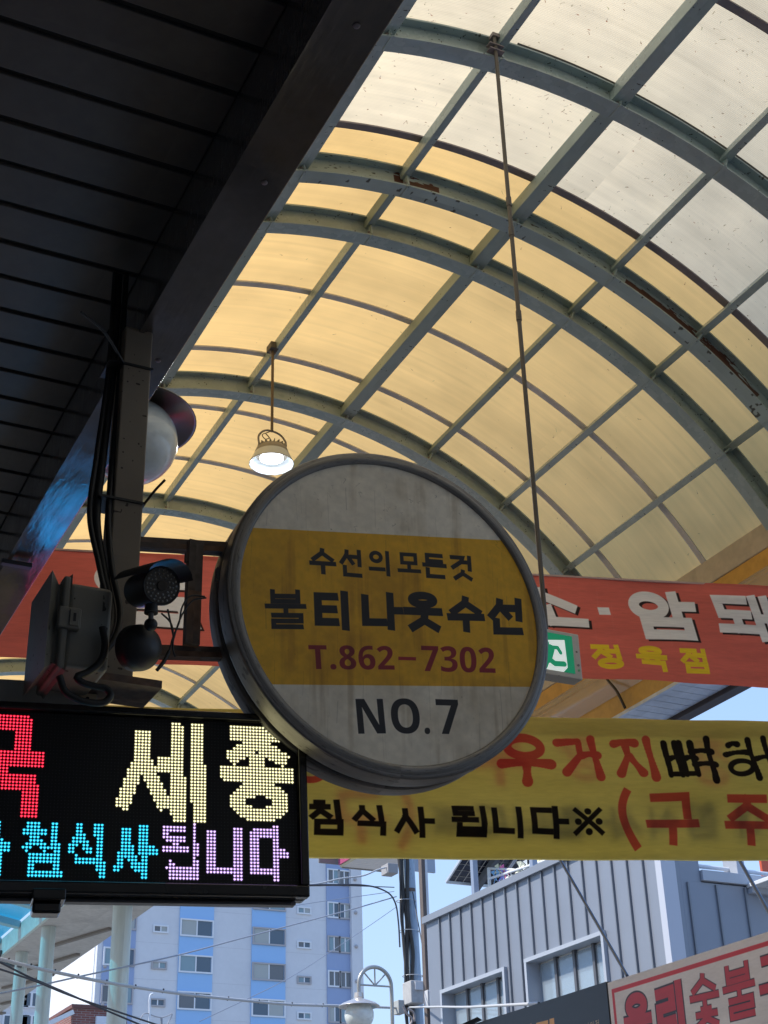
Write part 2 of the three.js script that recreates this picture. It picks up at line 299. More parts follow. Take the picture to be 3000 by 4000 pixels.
// sheets: milky ones nearest, amber ones beyond the dark joint
const joints = []; for (let k = -12; k <= 12; k++) joints.push(-6.155 + 0.886 * k);
const sheetTex = (seed, base, dirt, speck) => {
  const f = fbm(seed), g = fbm(seed + 1), c = mkCanvas(1024, 2048), x = c.getContext('2d'), im = x.createImageData(1024, 2048), d = im.data;
  for (let j = 0; j < 2048; j++) for (let i = 0; i < 1024; i++) {
    const u = i / 1024, v = j / 2048, st = f(u, v * 0.06, 26, 4) - 0.5, bl = g(u, v * 3, 3, 4) - 0.5, line = 0.5 + 0.5 * Math.sin(u * 2 * Math.PI * 82);
    const m = 1 + dirt * (0.42 * st + 0.75 * bl) - 0.05 * line * line, k = (j * 1024 + i) * 4;
    d[k] = 255 * enc(clamp(base[0] * m)); d[k + 1] = 255 * enc(clamp(base[1] * (m - 0.03 * Math.max(0, bl)))); d[k + 2] = 255 * enc(clamp(base[2] * (m - 0.08 * Math.max(0, bl)))); d[k + 3] = 255;
  }
  x.putImageData(im, 0, 0);
  const r = rng(seed * 3 + 1); // bits of leaf and twig lying on the sheet
  for (let k = 0; k < speck; k++) {
    const px = r() * 1024, py = r() * 2048, a = r() * 6.28, L = 3 + r() * r() * 26; x.strokeStyle = `rgba(${60 + r() * 60 | 0},${50 + r() * 40 | 0},${30 + r() * 30 | 0},${0.25 + 0.5 * r()})`; x.lineWidth = 0.8 + r() * 1.6; x.beginPath(); x.moveTo(px, py);
    const b = a + (r() - 0.5) * 1.8; x.lineTo(px + Math.cos(a) * L, py + Math.sin(a) * L * 0.5); x.lineTo(px + Math.cos(a) * L + Math.cos(b) * L * 0.6, py + Math.sin(a) * L * 0.5 + Math.sin(b) * L * 0.3); x.stroke();
    if (r() < 0.35) { x.fillStyle = `rgba(${70 + r() * 70 | 0},60,35,0.7)`; x.beginPath(); x.ellipse(px, py, 1.5 + r() * 4, 1 + r() * 2, a, 0, 7); x.fill(); }
  }
  const t = canvasTex(c); t.wrapS = t.wrapT = THREE.RepeatWrapping; return t;
};
const milkTex = sheetTex(101, [0.82, 0.665, 0.43], 0.55, 420), amberTex = sheetTex(202, [0.84, 0.53, 0.195], 0.42, 46);
const ribBump = tex(1024, 16, (u) => 0.5 + 0.5 * Math.cos(u * 2 * Math.PI * 82), { linear: true });
const sheetMat = (map) => phy(1, 1, { map, transmission: 0.62, thickness: 0, ior: 1.45, specularIntensity: 0.3, bumpMap: ribBump, bumpScale: 0.0012 });
const milk = sheetMat(milkTex), amber = sheetMat(amberTex), deck = std([0.22, 0.22, 0.22], 0.6, { map: grimeTex });
for (let k = 0; k + 1 < joints.length; k++) {
  const z0 = joints[k], z1 = joints[k + 1], g = sweep([[RS - R0, z0], [RS - R0, z1]], TH0 - 0.02, TH1 + 0.02, 60), uv = g.attributes.uv, p = g.attributes.position, off = rnd();
  // one face only (the profile is a line, so drop the way back)
  const half = g.attributes.position.count / 2, cut = new THREE.BufferGeometry();
  for (const nme of ['position', 'normal', 'uv']) { const at = g.attributes[nme]; cut.setAttribute(nme, new THREE.BufferAttribute(at.array.slice(0, half * at.itemSize), at.itemSize)); }
  for (let i = 0; i < half; i++) cut.attributes.uv.setXY(i, (p.getZ(i) - z0) / (z1 - z0) * 0.98 + 0.01, uv.getX(i) / 3.6 + off);
  mesh('roof_panel', cut, z0 < -6.5 ? amber : z0 < 0.5 ? milk : deck, roof);
}
joints.forEach((z) => {
  const dark = Math.abs(z + 6.155) < 0.01 || Math.abs(z + 4.383) < 0.01, w = dark ? 0.055 : 0.055;
  mesh('joint_strip', sweep([[RS - R0 - 0.014, z - w / 2], [RS - R0 - 0.014, z + w / 2], [RS - R0 - 0.002, z + w / 2], [RS - R0 - 0.002, z - w / 2]], TH0, TH1, 60), dark ? darkTrim : alloy, roof);
});

// right eave: cream gutter beam, yellow fascia, plastic cover, slatted soffit, brown edge
{
  const x = 6.8, z0 = -13.4, z1 = 5.6, cream = std([0.62, 0.53, 0.38], 0.6, { map: grimeTex }), yel = std([0.72, 0.40, 0.07], 0.6, { map: grimeTex }), must = std([0.60, 0.36, 0.07], 0.55, { map: grimeTex }), slatM = std([0.66, 0.72, 0.78], 0.5, { map: grimeTex }), brown = std([0.055, 0.04, 0.035], 0.5), gap = std([0.05, 0.06, 0.08], 0.8);
  const e = thing('eave', 'cream and yellow eave beam with pale slatted soffit where the barrel roof ends', 'eave');
  mesh('gutter_beam', bx(x, x + 0.22, 4.70, 4.90, z0, z1, 0.01), cream, e);
  mesh('fascia', bx(x + 0.012, x + 0.2, 4.56, 4.698, z0, z1), yel, e);
  mesh('lower_fascia', bx(x + 0.02, x + 0.2, 4.105, 4.558, z0, z1), must, e);
  // clear bulging cover over the lower fascia
  const pts = []; for (let k = 0; k <= 10; k++) { const t = k / 10; pts.push(V(x + 0.012 - 0.05 * Math.sin(t * Math.PI), 4.57 - 0.30 * t, 0)); }
  const pos = [], n = pts.length; for (let k = 0; k + 1 < n; k++) { const a = pts[k], b = pts[k + 1]; pos.push(a.x, a.y, z0, b.x, b.y, z0, b.x, b.y, z1, a.x, a.y, z0, b.x, b.y, z1, a.x, a.y, z1); }
  let cg = new THREE.BufferGeometry(); cg.setAttribute('position', new THREE.Float32BufferAttribute(pos, 3)); cg.computeVertexNormals(); cg = uvm(cg); cg = toCreasedNormals(cg, 0.6);
  mesh('clear_cover', cg, phy([0.86, 0.80, 0.68], 0.12, { transmission: 0.72, thickness: 0, ior: 1.5 }), e);
  mesh('soffit_backing', bx(x + 0.2, x + 0.46, 4.13, 4.16, z0, z1), gap, e);
  mesh('soffit_frame', bx(x + 0.0, x + 0.03, 4.075, 4.103, z0, z1), slatM, e);
  for (let k = 0; k < 176; k++) { const za = -13.38 + k * 0.12; if (za > 5.4) break; mesh('soffit_slat', bx(x + 0.032, x + 0.45, 4.10, 4.112, za + 0.004, za + 0.116), slatM, e); }
  mesh('brown_edge', bx(x + 0.452, x + 0.57, 4.06, 4.26, z0, z1, 0.008), brown, e);
  const c = thing('loose_cable', 'black cable hanging over the clear cover of the yellow eave', 'cable');
  mesh('strand', tube([ptX(2372, 2655, x - 0.06), ptX(2405, 2695, x - 0.06), ptX(2425, 2730, x - 0.05), ptX(2442, 2766, x - 0.03)], 0.012), std([0.03, 0.02, 0.01], 0.5), c);
  // matching eave over the shops on the other side
  const e2 = thing('eave', 'painted eave beam above the dark shop canopy', 'eave');
  mesh('gutter_beam', bx(0.55, 0.80, 4.56, 4.90, z0, z1, 0.01), cream, e2);
}
// ---------------------------------------------------------------- shops along both sides (mostly outside the frame; they shade the arcade)
{
  const plaster = std([0.30, 0.28, 0.25], 0.9, { map: grimeTex, bumpMap: bumpTex, bumpScale: 0.003 }), glass = std([0.03, 0.035, 0.04], 0.15), frame = std([0.25, 0.25, 0.26], 0.4);
  const b = thing('shop_building', 'plain shop building behind the dark canopy', 'building');
  mesh('wall', bx(-7, -1.6, -1.6, 6.2, -16, 7), plaster, b);
  for (let k = 0; k < 5; k++) { const z = -14 + k * 4.2; const w = mesh('shop_window', bx(-1.598, -1.56, -1.2, 0.9, z, z + 3.2), glass, b); mesh('frame', [bx(-1.6, -1.53, 0.9, 0.98, z - 0.08, z + 3.28), bx(-1.6, -1.53, -1.28, -1.2, z - 0.08, z + 3.28), bx(-1.6, -1.53, -1.2, 0.9, z - 0.08, z), bx(-1.6, -1.53, -1.2, 0.9, z + 3.2, z + 3.28)], frame, w); }
  const e = thing('shop_building', 'plain block closing the arcade behind the viewer', 'building'); mesh('wall', bx(-1.6, 14, -1.6, 7.5, 8, 12), plaster, e); mesh('door', bx(3, 4.2, -1.6, 0.6, 7.95, 7.99), frame, e);
  const c = thing('shop_building', 'low shop row under the signboards across the arcade', 'building');
  mesh('wall', bx(7.2, 10, -1.6, 0.9, -12.4, 7), plaster, c);
  mesh('roof', bx(7.2, 10.1, 0.9, 1.02, -12.4, 7), std([0.72, 0.74, 0.76], 0.6), c);
}

// ---------------------------------------------------------------- dark shop canopy
const soffitMat = std([0.14, 0.128, 0.112], 0.38, { map: grimeTex, bumpMap: bumpTex, bumpScale: 0.0006 });
const beamMat = std([0.12, 0.112, 0.108], 0.36, { map: grimeTex, roughnessMap: grimeRough, bumpMap: tex(512, 512, (u, v) => F2(u, v, 5, 6, 6, 1), { linear: true }), bumpScale: 0.0015 });
{
  const c = thing('shop_canopy', 'dark brown panelled canopy over the shop front with a deep edge beam', 'canopy');
  const ys = 3.15;
  mesh('deck', bx(-1.6, 1.15, ys + 0.012, ys + 0.06, -7.5, 3), std(0.03, 0.8), c);
  for (let k = 0; k < 52; k++) { const z = 2.7 - 0.192 * k; if (z < -7.4) break; mesh('soffit_board', bx(-1.6, 1.108, ys, ys + 0.014, z - 0.167, z + 0.0015 * Math.sin(k * 2.3), 0.004), soffitMat, c); }
  const b = mesh('edge_beam', bx(1.11, 1.265, 2.85, 3.32, -7.5, 3, 0.006), beamMat, c);
  mesh('drip_flange', bx(1.095, 1.112, 2.838, 2.875, -7.5, 3), beamMat, b);
  for (const [z, x] of [[-3.05, 1.2], [-4.05, 1.21], [-2.4, 1.19]]) mesh('bolt', new THREE.SphereGeometry(0.010, 10, 6).scale(1, 0.5, 1).translate(x, 2.848, z), darkTrim, b);
  // short angle stub under the beam further along
  const p = ptY(60, 2195, 2.83); mesh('stub', bar(V(1.07, p.y - 0.01, p.z), V(1.20, p.y - 0.01, p.z), 0.03, 0.02), std(0.05, 0.6), c);
}

// ---------------------------------------------------------------- sign post, arms
const YAW = 10 * DEG, gu = V(Math.cos(YAW), 0, Math.sin(YAW)), gn = V(-Math.sin(YAW), 0, Math.cos(YAW));
const postMat = std([0.27, 0.22, 0.16], 0.6, { map: chipTex, bumpMap: bumpTex, bumpScale: 0.001 }), ironMat = std(1, 0.75, { map: rustTex, bumpMap: bumpTex, bumpScale: 0.003 });
const black = std(0.016, 0.5), cableMat = std(0.014, 0.55);
{
  const p = thing('sign_post', 'square steel tube hanging from the canopy beam and carrying the round sign', 'post');
  mesh('tube', bx(1.048, 1.143, 1.60, 2.852, -4.0, -3.9, 0.006), postMat, p);
  mesh('plate', bx(1.02, 1.22, 1.575, 1.598, -4.04, -3.86), ironMat, p);
  const a = (px, py) => ptP(px, py, V(1.14, 2, -3.86), gn);
  for (const [y0, x0, x1] of [[2.066, 1.144, 1.55], [1.705, 1.144, 1.55]]) mesh('arm', bar(V(x0, y0, -3.925), V(x1, y0 + 0.03, -3.875), 0.035, 0.035), ironMat, p);
  mesh('upright', bar(V(1.305, 1.725, -3.86), V(1.305, 2.075, -3.86), 0.045, 0.03), ironMat, p);
  mesh('lug', bx(1.275, 1.286, 2.0, 2.035, -3.87, -3.85), ironMat, p);
  // zip ties with their tails
  for (const [y, tail] of [[2.70, [V(1.046, 2.70, -3.895), V(0.95, 2.735, -3.8), V(0.86, 2.752, -3.75)]], [2.195, [V(1.146, 2.195, -3.895), V(1.165, 2.225, -3.85), V(1.185, 2.25, -3.82)]]]) {
    const t = thing('cable_tie', y > 2.5 ? 'black cable tie near the top of the steel post with long tail' : 'black cable tie halfway down the steel post with short tail', 'cable tie', 'cable ties on the steel post');
    mesh('band', bx(1.0, 1.149, y - 0.004, y + 0.004, -4.005, -3.894), black, t); mesh('tail', tube(tail, 0.0045, 12, 6), black, t);
  }
  // cables running down the post
  const c1 = thing('post_cable', 'bundle of black cables running down beside the steel post', 'cable');
  const run = (dx, dz, r, wob) => tube([V(1.03 + dx, 3.1, -3.97 + dz), V(1.03 + dx, 2.7, -3.96 + dz), V(1.025 + dx - wob, 2.35, -3.94 + dz), V(1.02 + dx - wob * 1.4, 2.12, -3.92 + dz), V(1.03 + dx, 1.95, -3.9 + dz), V(1.055 + dx, 1.78, -3.86 + dz), V(1.03 + dx, 1.68, -3.82 + dz), V(0.98 + dx, 1.6, -3.8 + dz)], r, 60);
  mesh('strand', run(0, 0, 0.014, 0.012), cableMat, c1); mesh('strand', run(0.022, 0.015, 0.010, 0.004), cableMat, c1); mesh('strand', run(-0.016, 0.01, 0.009, 0.018), cableMat, c1);
  const loop = thing('cable_loop', 'black cable loop drooping below the grey junction box', 'cable');
  const L = [[232, 2640], [255, 2700], [300, 2730], [360, 2745], [410, 2742], [432, 2715], [415, 2690], [370, 2680], [320, 2665], [300, 2645], [345, 2625], [395, 2580], [410, 2520], [400, 2450]].map(([a1, b1]) => ptZ(a1, b1, -3.72));
  mesh('strand', tube(L, 0.0105, 90), cableMat, loop);
  const wires = thing('thin_wires', 'thin black wires looping from the camera mount to the round sign', 'wire');
  for (const pts of [[[800, 2330], [745, 2328], [712, 2370], [700, 2430], [680, 2480], [672, 2500]], [[805, 2335], [755, 2345], [715, 2395], [690, 2455], [676, 2505]], [[630, 2395], [665, 2430], [676, 2470], [676, 2540], [684, 2565]], [[655, 2380], [668, 2440], [678, 2490]], [[672, 2500], [660, 2545], [630, 2590], [612, 2615]]]) mesh('strand', tube(pts.map(([q, w]) => ptZ(q, w, -3.74)), 0.0028, 30, 6), cableMat, wires);
  mesh('wire_end', tube([[660, 2545], [640, 2585], [613, 2618]].map(([q, w]) => ptZ(q, w, -3.735)), 0.006, 12, 6), cableMat, wires);
}

// ---------------------------------------------------------------- junction box
{
  const b = thing('junction_box', 'grey plastic junction box with snap latch fixed beside the steel post', 'electrical box');
  const grey = std([0.24, 0.235, 0.20], 0.5, { map: chipTex }), x0 = 0.85, x1 = 1.03, y0 = 1.548, y1 = 1.832, z0 = -3.99, z1 = -3.75;
  mesh('body', bx(x0 + 0.05, x1, y0 + 0.012, y1 - 0.012, z0 + 0.012, z1 - 0.012, 0.016), grey, b);
  mesh('rim', bx(x0 + 0.03, x0 + 0.052, y0, y1, z0, z1, 0.008), grey, b);
  // lid: a tray whose outer face is smaller
  const s = new THREE.Shape(); s.moveTo(-0.12, -0.15); s.lineTo(0.12, -0.15); s.lineTo(0.12, 0.15); s.lineTo(-0.12, 0.15);
  const lg = uvm(new THREE.ExtrudeGeometry(s, { depth: 0.004, bevelEnabled: true, bevelThickness: 0.028, bevelSize: -0.028, bevelSegments: 1 }).rotateY(-Math.PI / 2).translate(x0 + 0.026, (y0 + y1) / 2, (z0 + z1) / 2));
  mesh('lid', lg, grey, b);
  const l = mesh('latch', bx(x0 + 0.02, x0 + 0.085, 1.665, 1.73, z1 - 0.012, z1 + 0.012, 0.005), grey, b);
  mesh('clip', [bx(x0 + 0.05, x0 + 0.078, 1.672, 1.722, z1 + 0.0122, z1 + 0.018, 0.003)], grey, l); mesh('slot', bx(x0 + 0.06, x0 + 0.068, 1.685, 1.71, z1 + 0.0182, z1 + 0.0192), black, l);
}
// ---------------------------------------------------------------- CCTV camera
{
  const c = thing('security_camera', 'black bullet security camera with a ring of small lamps and sun shield', 'camera');
  const F = ptZ(632, 2288, -3.55), ax = V(0.10, -0.33, 1.05).normalize(), body = std(0.013, 0.5), face = std(0.03, 0.2);
  const q = new THREE.Quaternion().setFromUnitVectors(V(0, 0, 1), ax), M4 = new THREE.Matrix4().compose(F, q, V(1.12, 1.12, 1.12)), L = (g) => g.applyMatrix4(M4);
  const prof = [[0.0, -0.17], [0.036, -0.165], [0.044, -0.15], [0.048, -0.02], [0.05, -0.004], [0.049, 0], [0.0455, 0], [0.045, -0.004], [0, -0.004]].map(([x, y]) => new THREE.Vector2(x, y));
  mesh('housing', L(new THREE.LatheGeometry(prof, 40).rotateX(Math.PI / 2)), body, c);
  const front = mesh('front_glass', L(new THREE.CylinderGeometry(0.0448, 0.0448, 0.002, 36).rotateX(Math.PI / 2).translate(0, 0, -0.0025)), face, c);
  mesh('lens', L(new THREE.CylinderGeometry(0.0125, 0.0125, 0.006, 24).rotateX(Math.PI / 2).translate(0, 0, 0.001)), std(0.008, 0.1), front);
  const bulb = std([0.38, 0.38, 0.36], 0.2), bulbs = [];
  for (const [r, n] of [[0.039, 21], [0.0305, 16], [0.0225, 10]]) for (let k = 0; k < n; k++) bulbs.push([r, (k + (n % 2) * 0.5) / n * 2 * Math.PI]);
  const bg = new THREE.SphereGeometry(0.0027, 8, 6);
  for (const [r, a] of bulbs) mesh('diode', L(bg.clone().translate(r * Math.cos(a), r * Math.sin(a), -0.0005)), bulb, front);
  // sun shield: bent sheet above the housing
  const sh = []; for (let k = 0; k <= 14; k++) { const a = (18 + 144 * k / 14) * DEG; sh.push([0.063 * Math.cos(a), 0.060 * Math.sin(a) + 0.002]); }
  const pos = []; for (let k = 0; k < 14; k++) { const a = sh[k], b = sh[k + 1], mid = 0.05 + 0.012 * Math.sin((k + 0.5) / 14 * Math.PI), bk = -0.20; pos.push(a[0], a[1], bk, b[0], b[1], bk, b[0], b[1], mid, a[0], a[1], bk, b[0], b[1], mid, a[0], a[1], mid); }
  const sg = new THREE.BufferGeometry(); sg.setAttribute('position', new THREE.Float32BufferAttribute(pos, 3)); sg.computeVertexNormals();
  mesh('sun_shield', L(toCreasedNormals(sg, 0.8)), body, c);
  // mount
  const foot = ptZ(590, 2390, -3.58), D = ptZ(548, 2530, -3.68), dn = V(0.35, -0.25, 0.9).normalize(), dq = new THREE.Quaternion().setFromUnitVectors(V(0, 1, 0), dn);
  const joint = ptZ(589, 2440, -3.60);
  mesh('shoe', rod(foot.clone().add(V(0, 0.02, 0)), foot.clone().add(V(0, -0.004, 0)), 0.018, 0.02), body, c);
  mesh('stem', rod(foot, joint, 0.0075), std([0.12, 0.12, 0.12], 0.35), c);
  mesh('ball_socket', new THREE.SphereGeometry(0.019, 18, 12).translate(joint.x, joint.y, joint.z), body, c);
  const dome = [[0, 0.05], [0.02, 0.049], [0.04, 0.042], [0.06, 0.026], [0.068, 0.01], [0.07, 0], [0.07, -0.03], [0, -0.03]].map(([x, y]) => new THREE.Vector2(x, y));
  mesh('base_dome', new THREE.LatheGeometry(dome, 40).applyMatrix4(new THREE.Matrix4().compose(D, dq, V(0.95, 0.95, 0.95))), body, c);
}

// ---------------------------------------------------------------- round sign
{
  const a = 2 * DEG, C = V(1.928, 1.90, -3.72), R = 0.559, u = V(Math.cos(a), 0, Math.sin(a)), n = V(-Math.sin(a), 0, Math.cos(a));
  const s = thing('round_sign', 'round drum sign of the clothes mender with yellow band and the number seven', 'sign');
  const M4 = new THREE.Matrix4().makeBasis(u, V(0, 1, 0), n).setPosition(C), L = (g) => g.applyMatrix4(M4);
  const drumTex = tex(1024, 512, (x, y) => { const k = 0.75 + 0.9 * (F1(x * 2, y, 6, 6) - 0.5), b = F3(x * 4, y, 30, 3) > 0.72 ? 0.45 : 1; return [k * b, k * b, k * b * 0.98]; });
  const drum = std([0.26, 0.25, 0.245], 0.42, { metalness: 0.55, map: drumTex, bumpMap: bumpTex, bumpScale: 0.0012 }), rimM = std([0.30, 0.29, 0.28], 0.5, { metalness: 0.35, map: drumTex });
  const lathe = (p) => L(new THREE.LatheGeometry(p.map(([x, y]) => new THREE.Vector2(x, y)), 128).rotateX(Math.PI / 2));
  mesh('back_drum', lathe([[0, -0.185], [0.552, -0.185], [0.556, -0.18], [0.556, -0.117], [0.548, -0.112], [0.54, -0.112]]), drum, s);
  mesh('groove', lathe([[0.541, -0.125], [0.541, -0.06]]), black, s);
  mesh('front_drum', lathe([[0.545, -0.082], [0.558, -0.08], [0.559, -0.075], [0.559, -0.006], [0.556, 0.0], [0.545, 0.001], [0.535, 0.0]]), drum, s);
  mesh('rim', lathe([[0.546, 0.0012], [0.536, 0.006], [0.524, 0.006], [0.516, -0.001], [0.516, -0.012]]), rimM, s);
  const P = printPlane(C.clone().addScaledVector(u, -0.525).add(V(0, 0.525, 0)).addScaledVector(n, -0.004), u, V(0, -1, 0), 1.05, 1.05, 1300), { ctx, map } = P;
  ctx.fillStyle = '#e6dfce'; ctx.fillRect(0, 0, P.cv.width, P.cv.height);
  P.poly([[700, 2047], [2300, 2128], [2350, 2686], [700, 2670]], '#e2ac22');
  const S = (ch, x0, y0, x1, y1, yr, o, sk = 0) => drawSyl(ctx, ch, map([x0, y0]), map([x1, yr]), map([x0 + sk, y1]), o); // TL, TR(y = yr), BL
  const k1 = { color: '#16161d', w: 0.135 };
  // small line
  [['수', 1204, 2137, 2241, 1310, 2144], ['선', 1322, 2140, 2250, 1418, 2149], ['의', 1436, 2147, 2248, 1526, 2153], ['모', 1548, 2156, 2243, 1640, 2162], ['든', 1646, 2158, 2256, 1742, 2166], ['것', 1754, 2165, 2264, 1848, 2172]].forEach(([ch, x0, y0, y1, x1, yr]) => S(ch, x0, y0, x1, y1, yr, { ...k1, w: 0.165 }, 6));
  // name
  [['불', 1031, 2300, 2457, 1194, 2303], ['티', 1222, 2303, 2462, 1377, 2308], ['나', 1407, 2310, 2462, 1568, 2314], ['옷', 1572, 2308, 2464, 1726, 2315], ['수', 1742, 2326, 2470, 1890, 2330], ['선', 1902, 2332, 2478, 2050, 2337]].forEach(([ch, x0, y0, y1, x1, yr]) => S(ch, x0, y0, x1, y1, yr, { ...k1, w: ch === '불' ? 0.12 : 0.195 }, 6));
  drawLatin(ctx, 'T.862', map([1204, 2518]), map([1534, 2523]), map([1210, 2615]), '#8f1f2a', 'bold 200px sans-serif');
  P.poly([[1556, 2565], [1625, 2567], [1625, 2580], [1556, 2578]], '#a3222c');
  drawLatin(ctx, '7302', map([1644, 2520]), map([1930, 2530]), map([1648, 2622]), '#8f1f2a', 'bold 200px sans-serif');
  ctx.lineWidth = 7; ctx.strokeStyle = '#a3222c';
  for (const [t, q] of [['NO', [[1388, 2728], [1632, 2728], [1400, 2868]]], ['.', [[1658, 2842], [1680, 2842], [1659, 2868]]], ['7', [[1700, 2730], [1788, 2733], [1712, 2866]]]]) drawLatin(ctx, t, map(q[0]), map(q[1]), map(q[2]), '#191920');
  // weathering: drips, scratches, spots and a brown stain over the upper band
  const r = rng(91), W = P.cv.width;
  for (let k = 0; k < 260; k++) { ctx.fillStyle = `rgba(40,32,24,${0.08 + 0.3 * r() * r()})`; ctx.beginPath(); ctx.ellipse(r() * W, r() * W, 0.8 + 4 * r() * r() * r(), 0.8 + 5 * r() * r(), r() * 3, 0, 7); ctx.fill(); }
  for (let k = 0; k < 70; k++) { const x = r() * W, y = r() * W * 0.9; ctx.strokeStyle = `rgba(50,42,32,${0.05 + 0.12 * r()})`; ctx.lineWidth = 1 + 3 * r(); ctx.beginPath(); ctx.moveTo(x, y); ctx.quadraticCurveTo(x + 8 * (r() - 0.5), y + 60 * r(), x + 14 * (r() - 0.5), y + 40 + 150 * r()); ctx.stroke(); }
  for (let k = 0; k < 40; k++) { const x = W * (0.15 + 0.75 * r()), y = W * (0.05 + 0.2 * r()); ctx.strokeStyle = `rgba(45,40,34,${0.1 + 0.3 * r()})`; ctx.lineWidth = 0.8 + 1.2 * r(); ctx.beginPath(); ctx.moveTo(x, y); for (let q = 0; q < 4; q++) ctx.lineTo(x + 22 * (r() - 0.5), y + q * 9 * r()); ctx.stroke(); }
  { const f = fbm(77), im = ctx.getImageData(0, 0, W, W), d = im.data; for (let j = 0; j < W; j++) for (let i = 0; i < W; i++) { const x = i / W, y = j / W, st = clamp((f(x, y, 4, 6) - 0.5) * 3.4), k = (j * W + i) * 4, fine = 1 + 0.12 * (f(y, x, 50, 3) - 0.5), dr = clamp((f(x * 1.0, y * 0.05 + 3, 40, 4) - 0.53) * 4) * clamp((f(x, y, 7, 3) - 0.35) * 3), q = 0.5 * st + 0.6 * dr; d[k] *= fine * (1 - 0.22 * q); d[k + 1] *= fine * (1 - 0.26 * q); d[k + 2] *= fine * (1 - 0.32 * q); } ctx.putImageData(im, 0, 0); }
  const fg = L(new THREE.CircleGeometry(0.525, 96).translate(0, 0, -0.004)), uv = fg.attributes.uv, p0 = new THREE.CircleGeometry(0.525, 96).attributes.position;
  for (let i = 0; i < uv.count; i++) uv.setXY(i, (p0.getX(i) + 0.525) / 1.05, (p0.getY(i) + 0.525) / 1.05);
  mesh('printed_face', fg, std(1, 0.42, { map: canvasTex(P.cv), bumpMap: bumpTex, bumpScale: 0.0006 }), s);
  mesh('clip', bx(1.352, 1.362, 1.92, 1.96, -3.80, -3.78), black, s);
}

